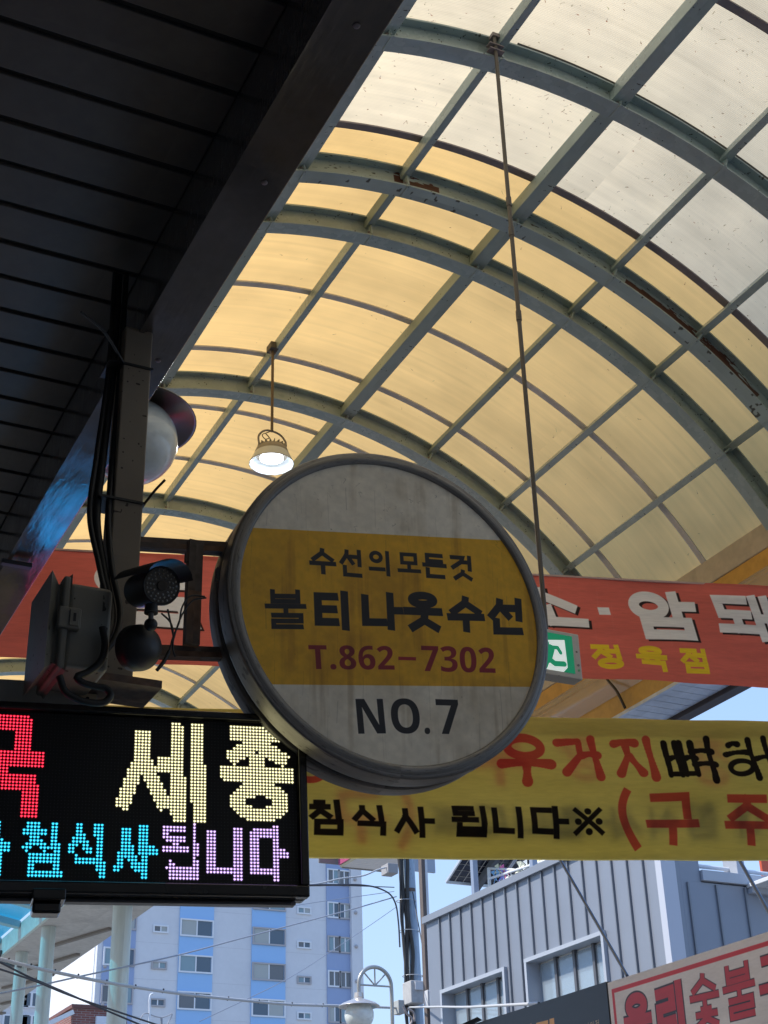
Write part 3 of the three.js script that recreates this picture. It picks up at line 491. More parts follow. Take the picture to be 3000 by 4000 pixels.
// ---------------------------------------------------------------- LED signs
const ledParts = (() => {
  const o = V(0.8, 1.5, -4.0), tilt = 1.4 * DEG, u = gu.clone().multiplyScalar(Math.cos(tilt)).add(V(0, Math.sin(tilt), 0)), dn = V().crossVectors(u, gn).normalize();
  return { o, u, dn, n: gn };
})();
let LEDROWS = 50, LEDPITCH = 0.0104;
{
  const { o, u, dn, n } = ledParts, at = (px, py, k = 0) => ptP(px, py, o.clone().addScaledVector(n, k), n);
  const X = (p) => p.clone().sub(o).dot(u), Y = (p) => p.clone().sub(o).dot(dn);
  const t0 = Y(at(600, 2775)), t1 = Y(at(600, 3500)), xr = X(at(1198, 3200)), a0 = Y(at(600, 2806)), a1 = Y(at(600, 3450)), xa = X(at(1163, 3150));
  const xl = -0.75; // the sign goes on to the left, out of the frame
  const P0 = (x, y, k) => o.clone().addScaledVector(u, x).addScaledVector(dn, y).addScaledVector(n, k);
  const M4 = new THREE.Matrix4().makeBasis(u, dn.clone().negate(), n).setPosition(o), L = (g) => g.applyMatrix4(M4);
  const s = thing('led_sign', 'black scrolling LED sign with red yellow cyan and lilac lettering hung below the post', 'LED sign');
  const cab = std(0.014, 0.42, { roughnessMap: grimeRough });
  mesh('cabinet', L(bx(xl, xr, -t1, -t0, -0.075, -0.02, 0.012)), cab, s);
  const f = 0.02;
  mesh('bezel', [bx(xl, xr, -a0 + 0.002, -t0, -0.019, f, 0.006), bx(xl, xr, -t1, -a1 - 0.002, -0.019, f, 0.006), bx(xa + 0.002, xr, -a1 - 0.002, -a0 + 0.002, -0.019, f, 0.004)].map(L), cab, s);
  mesh('lower_rail', L(bx(xl, xr - 0.03, -t1 - 0.012, -t1 - 0.001, -0.07, -0.03, 0.004)), std([0.10, 0.10, 0.11], 0.35, { metalness: 0.5 }), s);
  const fp = at(185, 3510, -0.04); mesh('clamp_foot', [bx(X(fp) - 0.045, X(fp) + 0.045, -t1 - 0.02, -t1 + 0.01, -0.07, 0.03, 0.005), bx(X(fp) - 0.042, X(fp) + 0.035, -t1 - 0.05, -t1 - 0.018, -0.07, 0.0, 0.008)].map(L), cab, s);
  const rail = mesh('mount_channel', L(bx(xl, X(at(385, 2700)), -t0 + 0.002, -t0 + 0.085, -0.075, -0.03, 0.003)), std([0.42, 0.42, 0.39], 0.5, { map: chipTex }), s);
  const pp = at(345, 2722); mesh('corner_plate', L(bx(X(pp) - 0.026, X(pp) + 0.026, -t0 + 0.024, -t0 + 0.068, -0.0295, -0.025, 0.002)), std([0.55, 0.45, 0.30], 0.5), rail);
  for (const [dx, dy] of [[-0.017, 0.058], [0.017, 0.058], [0, 0.036]]) mesh('screw', L(new THREE.CylinderGeometry(0.005, 0.005, 0.003, 10).rotateX(Math.PI / 2).translate(X(pp) + dx, -t0 + dy, -0.0235)), black, rail);
  mesh('screw', [L(new THREE.CylinderGeometry(0.006, 0.006, 0.008, 10).rotateX(Math.PI / 2).translate(xr - 0.04, -t1 - 0.008, -0.032))], darkTrim, s);
  // dot matrix
  const pitch = (a1 - a0) / LEDROWS; LEDPITCH = pitch; const cols = Math.floor((xa - xl) / pitch), gx = (px, py) => { const p = at(px, py); return [(X(p) - xa) / pitch + cols, (Y(p) - a0) / pitch]; };
  const g = mkCanvas(cols, LEDROWS), c = g.getContext('2d'); c.fillStyle = '#000'; c.fillRect(0, 0, cols, LEDROWS);
  const S = (ch, q, color, w, opt = {}) => drawSyl(c, ch, gx(...q[0]), gx(...q[1]), gx(...q[2]), { color, w, ...opt });
  const RED = '#ff1030', YEL = '#fff6b0', CYN = '#18c8ff', LIL = '#cfa8ff';
  S('국', [[-190, 2775], [168, 2795], [-190, 3190]], RED, 0.19); 
  S('세', [[445, 2815], [815, 2832], [445, 3210]], YEL, 0.15); S('종', [[862, 2838], [1146, 2852], [862, 3208]], YEL, 0.2);
  S('아', [[-130, 3195], [40, 3200], [-130, 3420]], CYN, 0.185); S('침', [[82, 3203], [250, 3210], [82, 3425]], CYN, 0.165); S('식', [[262, 3208], [418, 3216], [262, 3432]], CYN, 0.185); S('사', [[440, 3212], [610, 3218], [440, 3436]], CYN, 0.185);
  S('됩', [[632, 3214], [784, 3220], [632, 3438]], LIL, 0.15); S('니', [[808, 3222], [962, 3228], [808, 3444]], LIL, 0.2); S('다', [[976, 3226], [1120, 3232], [976, 3446]], LIL, 0.2);
  // further text of the running line, left of the frame
  S('동', [[-560, 2765], [-230, 2780], [-560, 3180]], RED, 0.18);
  const im = c.getImageData(0, 0, cols, LEDROWS).data;
  const K = 14, dots = (lit) => { const cv = mkCanvas(Math.min(2048, cols * K), LEDROWS * K), k = cv.width / cols, x = cv.getContext('2d'); x.fillStyle = lit ? '#000' : '#060607'; x.fillRect(0, 0, cv.width, cv.height);
    for (let j = 0; j < LEDROWS; j++) for (let i = 0; i < cols; i++) { const q = (j * cols + i) * 4, m = Math.max(im[q], im[q + 1], im[q + 2]), X0 = (i + 0.5) * k, Y0 = (j + 0.5) * K; const on = m > 118;
      if (lit && on) { const s1 = 255 / m, cc = [im[q] * s1, im[q + 1] * s1, im[q + 2] * s1]; x.fillStyle = `rgb(${cc.map((v) => v * 0.80 | 0)})`; x.beginPath(); x.moveTo(X0 - k * 0.48, Y0 - K * 0.1); x.lineTo(X0, Y0 + K * 0.5); x.lineTo(X0 + k * 0.48, Y0 - K * 0.1); x.arc(X0, Y0 - K * 0.04, k * 0.48, 0, Math.PI, true); x.fill(); x.fillStyle = `rgb(${cc.map((v) => Math.min(255, v * 0.85 + 60) | 0)})`; x.beginPath(); x.arc(X0, Y0 - K * 0.05, k * 0.25, 0, 7); x.fill(); }
      else if (!lit) { x.fillStyle = on ? '#1a1a1a' : '#3a3a3e'; x.beginPath(); x.arc(X0, Y0, k * (on ? 0.4 : 0.16), 0, 7); x.fill(); } }
    return canvasTex(cv); };
  const emi = dots(true);
  const scr = std(1, 0.6, { map: dots(false), emissiveMap: emi, emissive: lin(1.5, 1.5, 1.5) });
  const x0 = xa - cols * pitch;
  mesh('screen', quad(P0(x0, a0, 0), P0(xa, a0, 0), P0(xa, a1, 0), P0(x0, a1, 0)), scr, s);
  const litRect = (xc, yc, w, h, color, I, parent) => { const l = new THREE.RectAreaLight(color, I, w, h), p = P0(xc, yc, 0.012); l.position.copy(p); l.lookAt(p.clone().add(n)); l.name = 'led_glow'; parent.add(l); };
  litRect(X(at(-20, 3000)), Y(at(-20, 3000)), 0.25, 0.3, lin(1, 0.05, 0.1), 0.2, s); litRect(X(at(800, 3020)), Y(at(800, 3020)), 0.55, 0.3, lin(1, 0.9, 0.5), 0.5, s); litRect(X(at(300, 3320)), Y(at(300, 3320)), 0.5, 0.18, lin(0.05, 0.6, 1), 0.6, s); litRect(X(at(880, 3330)), Y(at(880, 3330)), 0.42, 0.18, lin(0.6, 0.4, 1), 0.6, s);
  // the neighbouring shop's LED sign, hidden behind this one: its light shows on the canopy soffit and beam
  const nb = thing('led_sign', 'neighbouring LED sign of the next shop hidden behind the scrolling sign, mirrored in the canopy', 'LED sign');
  const D = V(0.60, 1.06, -3.0), mv = (gq) => gq.translate(D.x, D.y, D.z), n0 = o.clone().add(D), cx = (k) => xl + 0.75 + k;
  mesh('cabinet', mv(L(bx(0.0, 1.25, -t0 - 0.82, -t0 + 0.10, -0.17, -0.02, 0.012))), cab, nb);
  const rows = [['screen', 0.03, 0.48, [1, 0.045, 0.14], 0.7], ['screen', 0.60, 0.94, [0.02, 0.40, 1], 4]];
  for (const [nm, ya, yb, col, pw] of rows) {
    const yA = t0 - 0.09 + ya * 0.9, yB = t0 - 0.09 + yb * 0.9, cv = mkCanvas(512, 160), x = cv.getContext('2d'); x.fillStyle = '#000'; x.fillRect(0, 0, 512, 160);
    const css = `rgb(${col.map((v) => Math.round(255 * enc(v)))})`; [...'국밥세종'].forEach((chh, k) => drawSyl(x, chh === '밥' ? '국' : chh, [12 + k * 125, 10], [122 + k * 125, 10], [12 + k * 125, 150], { color: css, w: 0.2 }));
    const cor = [[0.04, yA], [1.2, yA], [1.2, yB], [0.04, yB]].map(([a, b]) => P0(a, b, 0.0).add(D));
    mesh(nm, quad(...cor), std(0.01, 0.6, { emissiveMap: canvasTex(cv), emissive: lin(2.6, 2.6, 2.6) }), nb);
    const l = new THREE.RectAreaLight(lin(...col), pw, 1.1, yB - yA), p = P0(0.62, (yA + yB) / 2, 0.015).add(D); l.position.copy(p); l.lookAt(p.clone().add(n)); l.name = 'led_glow'; nb.add(l);
  }
}

// ---------------------------------------------------------------- exit sign on its conduit
{
  const z = -5.17, top = V(3.505, 6.46, z), A = ptZ(2133, 2459, z);
  const c = thing('conduit', 'long thin steel conduit dropping from the arch to the exit sign', 'conduit');
  const m = std([0.13, 0.115, 0.10], 0.5, { map: rustTex.clone() }); m.map = grimeTex;
  mesh('pipe', rod(V(A.x, A.y, z), V(A.x, 6.45, z), 0.0115), m, c);
  for (const py of [790, 905, 1235]) { const p = ptZ(1938 + (py - 163) * 0.0853, py, z); mesh('coupling', rod(V(A.x, p.y - 0.03, z), V(A.x, p.y + 0.03, z), 0.015), m, c); }
  for (const [a, b, y, h] of [[0.045, 0.05, 6.33, 0.008], [0.045, 0.05, 6.37, 0.008], [0.02, 0.08, 6.44, 0.025]]) mesh('clamp', bx(A.x - a, A.x + b, y, y + h, z - 0.03, z + 0.017), darkTrim, c);
  // surface conduit that follows the arch to the left and right
  const arc = []; for (let d = 92.5; d >= 38; d -= 2.5) arc.push(V(CX + 3.668 * Math.cos(d * DEG), CY + 3.668 * Math.sin(d * DEG), -5.19 - 0.005));
  mesh('arch_conduit', tube(arc, 0.009, 60, 6), m, c);
  const e = thing('exit_sign', 'green and white running man exit sign in a pale metal case', 'exit sign');
  const tl = ptZ(2050, 2468, z), br = ptZ(2262, 2650, z), W = 0.36, x1 = br.x, x0 = x1 - W, y1 = ptZ(2150, 2470, z).y, y0 = ptZ(2200, 2655, z).y;
  mesh('case', bx(x0, x1, y0, y1, z - 0.045, z + 0.03, 0.006), std([0.66, 0.62, 0.55], 0.5, { map: chipTex }), e);
  const P = printPlane(V(x0 + 0.02, y1 - 0.018, z + 0.0315), V(1, 0, 0), V(0, -1, 0), W - 0.06, y1 - y0 - 0.042, 1600), { ctx, cv, map } = P;
  ctx.fillStyle = '#12885f'; ctx.fillRect(0, 0, cv.width, cv.height);
  P.poly([[1900, 2496], [2205, 2500], [2218, 2608], [2200, 2628], [1900, 2620]], '#e9f4ee');
  const G = '#129066', st = (pts, w) => { ctx.strokeStyle = G; ctx.lineWidth = w * P.s; ctx.lineCap = 'round'; ctx.lineJoin = 'round'; ctx.beginPath(); pts.forEach((p, k) => (k ? ctx.lineTo(...map(p)) : ctx.moveTo(...map(p)))); ctx.stroke(); };
  const h = map([2133, 2511]); ctx.fillStyle = G; ctx.beginPath(); ctx.arc(h[0], h[1], 0.016 * P.s, 0, 7); ctx.fill();
  st([[2150, 2534], [2140, 2572]], 0.044); st([[2152, 2528], [2178, 2530], [2190, 2550]], 0.018); st([[2140, 2528], [2122, 2545], [2112, 2562]], 0.012); st([[2146, 2574], [2168, 2592], [2204, 2594]], 0.026); st([[2140, 2572], [2130, 2600], [2112, 2622]], 0.026); st([[2100, 2628], [2130, 2630]], 0.006);
  const tx = canvasTex(cv);
  mesh('lit_face', P.geo(), std(1, 0.4, { map: tx, emissiveMap: tx, emissive: lin(0.42, 0.42, 0.42) }), e);
  for (const y of [0.07, 0.045]) mesh('indicator', new THREE.CylinderGeometry(0.006, 0.006, 0.004, 10).rotateX(Math.PI / 2).translate(x1 - 0.018, y0 + y, z + 0.0305), y > 0.06 ? darkTrim : std([0.2, 0.5, 0.25], 0.3), e);
  const l = new THREE.RectAreaLight(lin(0.75, 1, 0.9), 0.4, W - 0.06, y1 - y0 - 0.042); l.position.set((x0 + x1) / 2 - 0.01, (y0 + y1) / 2, z + 0.04); l.lookAt(l.position.clone().add(V(0, 0, 1))); l.name = 'exit_glow'; e.add(l);
}

// ---------------------------------------------------------------- lamps under the roof
{ // high bay lamp
  const z = -8.62, B = ptZ(1061, 1790, z), k = thing('pendant_lamp', 'bright round industrial pendant lamp hanging on a rod from the roof purlin', 'lamp');
  const body = std([0.30, 0.28, 0.25], 0.45, { metalness: 0.3 }), top = V(B.x, 6.40, z);
  mesh('rod', rod(V(B.x, B.y + 0.23, z), top, 0.011), std([0.16, 0.115, 0.07], 0.6), k);
  const hook = mesh('hook', new THREE.TorusGeometry(0.022, 0.005, 8, 16).translate(B.x, top.y - 0.01, z), darkTrim, k);
  mesh('hook_box', bx(B.x - 0.035, B.x + 0.035, top.y, top.y + 0.06, z - 0.05, z + 0.05, 0.008), std([0.10, 0.09, 0.08], 0.6), k);
  const lathe = (p, m, n) => mesh(n, new THREE.LatheGeometry(p.map(([x, y]) => new THREE.Vector2(x, y)), 40).translate(B.x, B.y, z), m, k);
  lathe([[0.0, 0.09], [0.10, 0.09], [0.115, 0.075], [0.125, 0.05], [0.128, 0.03]], body, 'driver_housing');
  lathe([[0.128, 0.034], [0.135, 0.02], [0.165, -0.045], [0.166, -0.052], [0.160, -0.05], [0.13, 0.012], [0.118, 0.02]], std([0.62, 0.68, 0.72], 0.35), 'reflector');
  mesh('lamp_disc', new THREE.CylinderGeometry(0.088, 0.088, 0.006, 36).translate(B.x, B.y + 0.0, z), std([0.8, 0.8, 0.8], 0.5, { emissive: lin(4, 4.3, 4.6) }), k);
  mesh('yoke', tube([[-0.1, 0.09], [-0.105, 0.17], [-0.06, 0.225], [0, 0.235], [0.07, 0.215], [0.112, 0.16], [0.11, 0.085]].map(([x, y]) => V(B.x + x, B.y + y, z)), 0.008, 40), body, k);
  for (let i = 0; i < 18; i++) { const a = i / 18 * 2 * Math.PI; mesh('fin', bx(0.04, 0.105, 0.09, 0.112, -0.003, 0.003).rotateY(a).translate(B.x, B.y, z), body, k); }
  mesh('lead', tube([[0, 0.23], [-0.045, 0.2], [-0.085, 0.17], [-0.06, 0.14], [-0.03, 0.16], [-0.06, 0.19], [-0.02, 0.15], [0.0, 0.1]].map(([x, y]) => V(B.x + x, B.y + y, z + 0.02)), 0.0035, 60, 6), std([0.10, 0.08, 0.06], 0.6), k);
  const l = new THREE.SpotLight(lin(0.9, 0.96, 1), 14, 0, 75 * DEG, 0.6, 2); l.position.set(B.x, B.y - 0.02, z); l.target.position.set(B.x, B.y - 2, z); l.castShadow = true; l.shadow.radius = 5; l.name = 'pendant_light'; l.target.name = 'pendant_aim'; k.add(l, l.target);
}
// globe street lamps: white ball under a shallow metal hat
function globeLamp(name, label, C, r, tiltM, lit) {
  const g = thing(name, label, 'lamp');
  const T = (q) => q.applyMatrix4(new THREE.Matrix4().makeTranslation(C.x, C.y, C.z).multiply(tiltM));
  mesh('globe', T(new THREE.SphereGeometry(r, 48, 32)), phy([0.86, 0.92, 0.89], 0.25, { clearcoat: 0.6, clearcoatRoughness: 0.1, map: grimeTex, transmission: 0.0 }), g);
  const hat = [[0.0, 1.22], [0.32, 1.2], [0.36, 1.05], [0.7, 0.93], [1.18, 0.74], [1.40, 0.58], [1.42, 0.54], [1.37, 0.55], [1.15, 0.68], [0.7, 0.85], [0.3, 0.95]].map(([x, y]) => new THREE.Vector2(x * r, y * r));
  mesh('hat', T(new THREE.LatheGeometry(hat, 48)), std(lit, 0.3, { metalness: 0.6 }), g);
  mesh('neck', T(new THREE.CylinderGeometry(0.3 * r, 0.34 * r, 0.3 * r, 24).translate(0, 1.3 * r, 0)), std(lit, 0.35, { metalness: 0.6 }), g);
  return g;
}
{
  const C = ptZ(520, 1725, -5.35), r = 0.195, g = globeLamp('globe_lamp', 'white globe street lamp with dark metal hat behind the steel post', C, r, new THREE.Matrix4().makeRotationX(-0.1), [0.17, 0.16, 0.14]);
  mesh('arm', tube([V(C.x, C.y + 1.4 * r, C.z), V(C.x, C.y + 1.9 * r, C.z), V(C.x - 0.2, C.y + 2.2 * r, C.z), V(C.x - 0.75, C.y + 2.25 * r, C.z)], 0.025), std([0.15, 0.16, 0.16], 0.4, { metalness: 0.5 }), g);
  const C2 = ptZ(1403, 3965, -19), r2 = 0.205, st = std([0.42, 0.42, 0.40], 0.35, { metalness: 0.5 }), h = globeLamp('globe_lamp', 'ornamental street lamp with hooped iron arm and pale hat beside the utility pole', C2, r2, new THREE.Matrix4(), [0.62, 0.58, 0.54]);
  const p = (px, py) => ptZ(px, py, -19), xr = p(1531, 3950).x, xl = C2.x, ym = p(1460, 3850).y, R = (xr - xl) / 2, pts = [V(xl, C2.y + 1.4 * r2, -19)];
  for (let k = 0; k <= 14; k++) { const a = Math.PI * (1 - k / 14); pts.push(V((xl + xr) / 2 + R * Math.cos(a), ym + R * Math.sin(a), -19)); }
  pts.push(V(xr, ym - 1, -19)); mesh('hoop', tube(pts, 0.028, 90), st, h);
  mesh('post', rod(V(xr, ym - 0.9, -19), V(xr, -1.6, -19), 0.05, 0.028), st, h);
  mesh('cross_bar', rod(V(xl, ym, -19), V(xr, ym, -19), 0.013), st, h);
  for (const a of [45, 90, 135]) mesh('spoke', rod(V((xl + xr) / 2, ym, -19), V((xl + xr) / 2 + R * Math.cos(a * DEG), ym + R * Math.sin(a * DEG), -19), 0.011), st, h);
}

// ---------------------------------------------------------------- banners
{ // red butcher's banner across the arcade
  const A = V(1.789, 4.0, -7.857), B = V(6.178, 4.0, -6.58), u = B.clone().sub(A).normalize(), n = V().crossVectors(u, V(0, 1, 0)).normalize(), o = A.clone().addScaledVector(u, -0.7);
  const hh = 4.0 - ptP(1500, 2626, A, n).y, P = printPlane(o, u, V(0, -1, 0), 6.3, hh, 320), { ctx, cv, map, s } = P;
  ctx.fillStyle = '#dc6c5c'; ctx.fillRect(0, 0, cv.width, cv.height);
  const q = (TL, TR, BL) => [map(TL), map(TR), map(BL)];
  const glyph = (ch, TL, TR, BL, w) => { const pts = q(TL, TR, BL); drawSyl(ctx, ch, ...pts.map(([x, y]) => [x + 0.018 * s, y + 0.012 * s]), { color: '#2a1b1a', w }); drawSyl(ctx, ch, ...pts, { color: '#efe9e2', w }); };
  glyph('암', [330, 2190], [700, 2205], [440, 2440], 0.2);
  glyph('소', [1960, 2285], [2245, 2300], [2030, 2455], 0.2);
  P.poly([[2334, 2371], [2380, 2372], [2388, 2401], [2343, 2400]], '#efe9e2');
  glyph('암', [2436, 2300], [2690, 2312], [2486, 2500], 0.2);
  glyph('돼', [2755, 2322], [2995, 2330], [2820, 2505], 0.19); glyph('지', [3040, 2335], [3280, 2345], [3110, 2520], 0.19);
  for (const [ch, a, b, c] of [['정', [2299, 2516], [2425, 2522], [2322, 2618]], ['육', [2470, 2524], [2592, 2532], [2492, 2628]], ['점', [2642, 2537], [2758, 2540], [2662, 2636]]]) drawSyl(ctx, ch, ...q(a, b, c), { color: '#f0c92c', w: 0.19 });
  const r = rng(5); for (let k = 0; k < 40; k++) { const x = r() * cv.width, y = r() * cv.height; ctx.strokeStyle = `rgba(245,190,175,${0.12 * r()})`; ctx.lineWidth = 1 + r(); ctx.beginPath(); ctx.moveTo(x, y); ctx.lineTo(x + 6 * (r() - 0.5), y + 60 * r()); ctx.stroke(); }
  grainOver(ctx, cv.width, cv.height, 55, 0.10, 2);
  const b = thing('banner', 'red banner with white and yellow butcher lettering strung across the arcade', 'banner');
  // cloth surface with shallow billow
  const NX = 120, NY = 14, pos = [], uv = [], idx = [], yb = (t) => 0.020 * Math.sin(t * Math.PI);
  for (let j = 0; j <= NY; j++) for (let i = 0; i <= NX; i++) { const x = i / NX, y = j / NY, k = 0.018 * Math.sin(x * 9 + y * 1.5) * (0.4 + y) + 0.009 * Math.sin(x * 33 + y * 4) + 0.006 * Math.sin(x * 70 - y * 9) * y; const p = P.at(x * P.W, y * P.H + (y) * 0.03 * (Math.pow(2 * x - 1, 2) - 0.3), k); pos.push(p.x, p.y, p.z); uv.push(x, 1 - y); if (i < NX && j < NY) { const a = j * (NX + 1) + i; idx.push(a, a + NX + 1, a + 1, a + 1, a + NX + 1, a + NX + 2); } }
  const g = new THREE.BufferGeometry(); g.setAttribute('position', new THREE.Float32BufferAttribute(pos, 3)); g.setAttribute('uv', new THREE.Float32BufferAttribute(uv, 2)); g.setIndex(idx); g.computeVertexNormals();
  mesh('cloth', g, phy(1, 0.75, { map: canvasTex(cv), transmission: 0.22, thickness: 0, roughness: 1 }), b);
  mesh('hem', [bar(P.at(0, 0.004, 0.0), P.at(P.W, 0.004, 0.0), 0.012, 0.012)], std([0.6, 0.42, 0.38], 0.8), b);
  for (const [x, e] of [[0, V(0.85, 4.45, -8.3)], [P.W, V(6.85, 4.3, -6.2)]]) mesh('rope', rod(P.at(x, 0.02), e, 0.006), std(0.5, 0.8), b);
}
{ // yellow soup banner: printed cloth in two layers
  const A = V(2.987, 2.0, -6.845), B = V(5.359, 2.0, -6.051), u = B.clone().sub(A).normalize(), n = V().crossVectors(u, V(0, 1, 0)).normalize();
  const top = (px, py) => ptP(px, py, A, n).y; // hem heights
  const yT = top(2338, 2808), yB = 2.0, o = A.clone().addScaledVector(u, -1.9).setY(yT + 0.03), P = printPlane(o, u, V(0, -1, 0), 5.6, yT - yB + 0.045, 300), { ctx, cv, map, s } = P;
  const H = cv.height, W = cv.width;
  ctx.fillStyle = '#e4d88a'; ctx.fillRect(0, 0, W, H);
  const S = (ch, a, b, c, color, w, round, bend) => drawSyl(ctx, ch, map(a), map(b), map(c), { color, w, round, bend });
  const RD = '#cf5a4e', BK = '#1c1512';
  S('탕', [1680, 2850], [1830, 2855], [1640, 3035], RD, 0.15, true); S('장', [1120, 2840], [1290, 2846], [1120, 3045], RD, 0.15, true);
  S('우', [1925, 2850], [2150, 2858], [1950, 3060], RD, 0.165, 'brush', 0.02); S('거', [2150, 2862], [2340, 2858], [2190, 3050], RD, 0.155, 'brush', 0.06); S('지', [2372, 2866], [2560, 2862], [2410, 3055], RD, 0.155, 'brush', 0.06);
  S('뼈', [2572, 2866], [2790, 2860], [2600, 3068], BK, 0.115, 'brush', 0.06); S('해', [2800, 2880], [3000, 2862], [2840, 3062], BK, 0.115, 'brush', 0.06); S('장', [3030, 2870], [3230, 2870], [3060, 3050], BK, 0.115, 'brush', 0.06);
  const b2 = (ch, x0, y0, x1, y1, w = 0.17, bd = 0.02) => S(ch, [x0, y0], [x1, y0 + 6], [x0 + 4, y1], BK, w, false, bd);
  b2('아', 1010, 3105, 1160, 3260); b2('침', 1202, 3108, 1346, 3262); b2('식', 1368, 3132, 1512, 3265); b2('사', 1532, 3140, 1686, 3272); b2('됩', 1755, 3140, 1905, 3270); b2('니', 1912, 3142, 2052, 3275, 0.17, 0.05); b2('다', 2065, 3140, 2205, 3276, 0.17, 0.05);
  // reference mark: saltire with four dots
  ctx.strokeStyle = BK; ctx.lineWidth = 0.026 * s; ctx.lineCap = 'butt'; for (const [a, c] of [[[2238, 3158], [2352, 3262]], [[2342, 3158], [2240, 3262]]]) { ctx.beginPath(); ctx.moveTo(...map(a)); ctx.lineTo(...map(c)); ctx.stroke(); }
  for (const p of [[2292, 3170], [2254, 3212], [2334, 3212], [2296, 3252]]) { const m = map(p); ctx.fillStyle = BK; ctx.beginPath(); ctx.arc(m[0], m[1], 0.019 * s, 0, 7); ctx.fill(); }
  { ctx.strokeStyle = RD; ctx.lineWidth = 0.045 * s; ctx.beginPath(); ctx.moveTo(...map([2450, 3080])); ctx.quadraticCurveTo(...map([2388, 3190]), ...map([2490, 3318])); ctx.stroke(); }
  S('구', [2505, 3098], [2715, 3094], [2520, 3308], RD, 0.155, false, 0.02); S('주', [2812, 3104], [3010, 3104], [2830, 3308], RD, 0.155, false, 0.02); S('점', [3060, 3104], [3260, 3104], [3070, 3308], RD, 0.155);
  grainOver(ctx, W, H, 66, 0.08, 2);
  const front = canvasTex(cv);
  // the print of the back layer, readable from the other side
  const c2 = mkCanvas(W, H), x2 = c2.getContext('2d'); x2.fillStyle = '#e4d88a'; x2.fillRect(0, 0, W, H); x2.save(); x2.translate(W, 0); x2.scale(-1, 1);
  x2.drawImage(cv, -0.46 * s, 0); x2.restore();
  const back = canvasTex(c2);
  const b = thing('banner', 'yellow cloth banner with red and black soup lettering strung low across the arcade', 'banner');
  const cloth = (k0, ph, yMax = 1) => {
    const NX = 220, NY = 40, pos = [], uv = [], idx = [];
    for (let j = 0; j <= NY; j++) for (let i = 0; i <= NX; i++) {
      const x = i / NX, y = j / NY * yMax, m = x * P.W;
      const fold = 0.030 * Math.sin(m * 1.1 + y * 5.5 + ph) * Math.sin(y * Math.PI) + 0.020 * Math.sin(y * 13 + m * 0.7 + 2 * Math.sin(m * 0.8)) * (0.35 + 0.65 * y) + 0.006 * Math.sin(m * 9 - y * 7);
      const roll = y < 0.12 ? -0.03 * Math.pow((0.12 - y) / 0.12, 2) : 0; // top hem leans back over its cord
      const p = P.at(m, 0.03 * 0.5 + y * (P.H - 0.015) + 0.02 * Math.pow((x - 0.62) * 2, 2) * -0.5 * (1 - y), k0 + fold + roll);
      pos.push(p.x, p.y, p.z); uv.push(x, 1 - y); if (i < NX && j < NY) { const a = j * (NX + 1) + i; idx.push(a, a + NX + 1, a + 1, a + 1, a + NX + 1, a + NX + 2); }
    }
    const g = new THREE.BufferGeometry(); g.setAttribute('position', new THREE.Float32BufferAttribute(pos, 3)); g.setAttribute('uv', new THREE.Float32BufferAttribute(uv, 2)); g.setIndex(idx); g.computeVertexNormals(); return g;
  };
  const mat = (map) => phy(1, 1, { map, transmission: 0.66, thickness: 0, specularIntensity: 0.25 });
  mesh('front_cloth', cloth(0, 0), mat(front), b); mesh('hem', cloth(-0.008, 0, 0.135), phy(lin(1, 1, 1).toArray(), 1, { color: lin(0.62, 0.52, 0.15), transmission: 0.4, thickness: 0 }), b); mesh('back_cloth', cloth(-0.022, 0.15), mat(back), b);
  for (const [x, e] of [[0, V(0.9, 2.9, -7.4)], [P.W, V(6.9, 3.0, -5.4)]]) mesh('rope', rod(P.at(x, 0.03, -0.02), e, 0.006), std(0.5, 0.8), b);
}

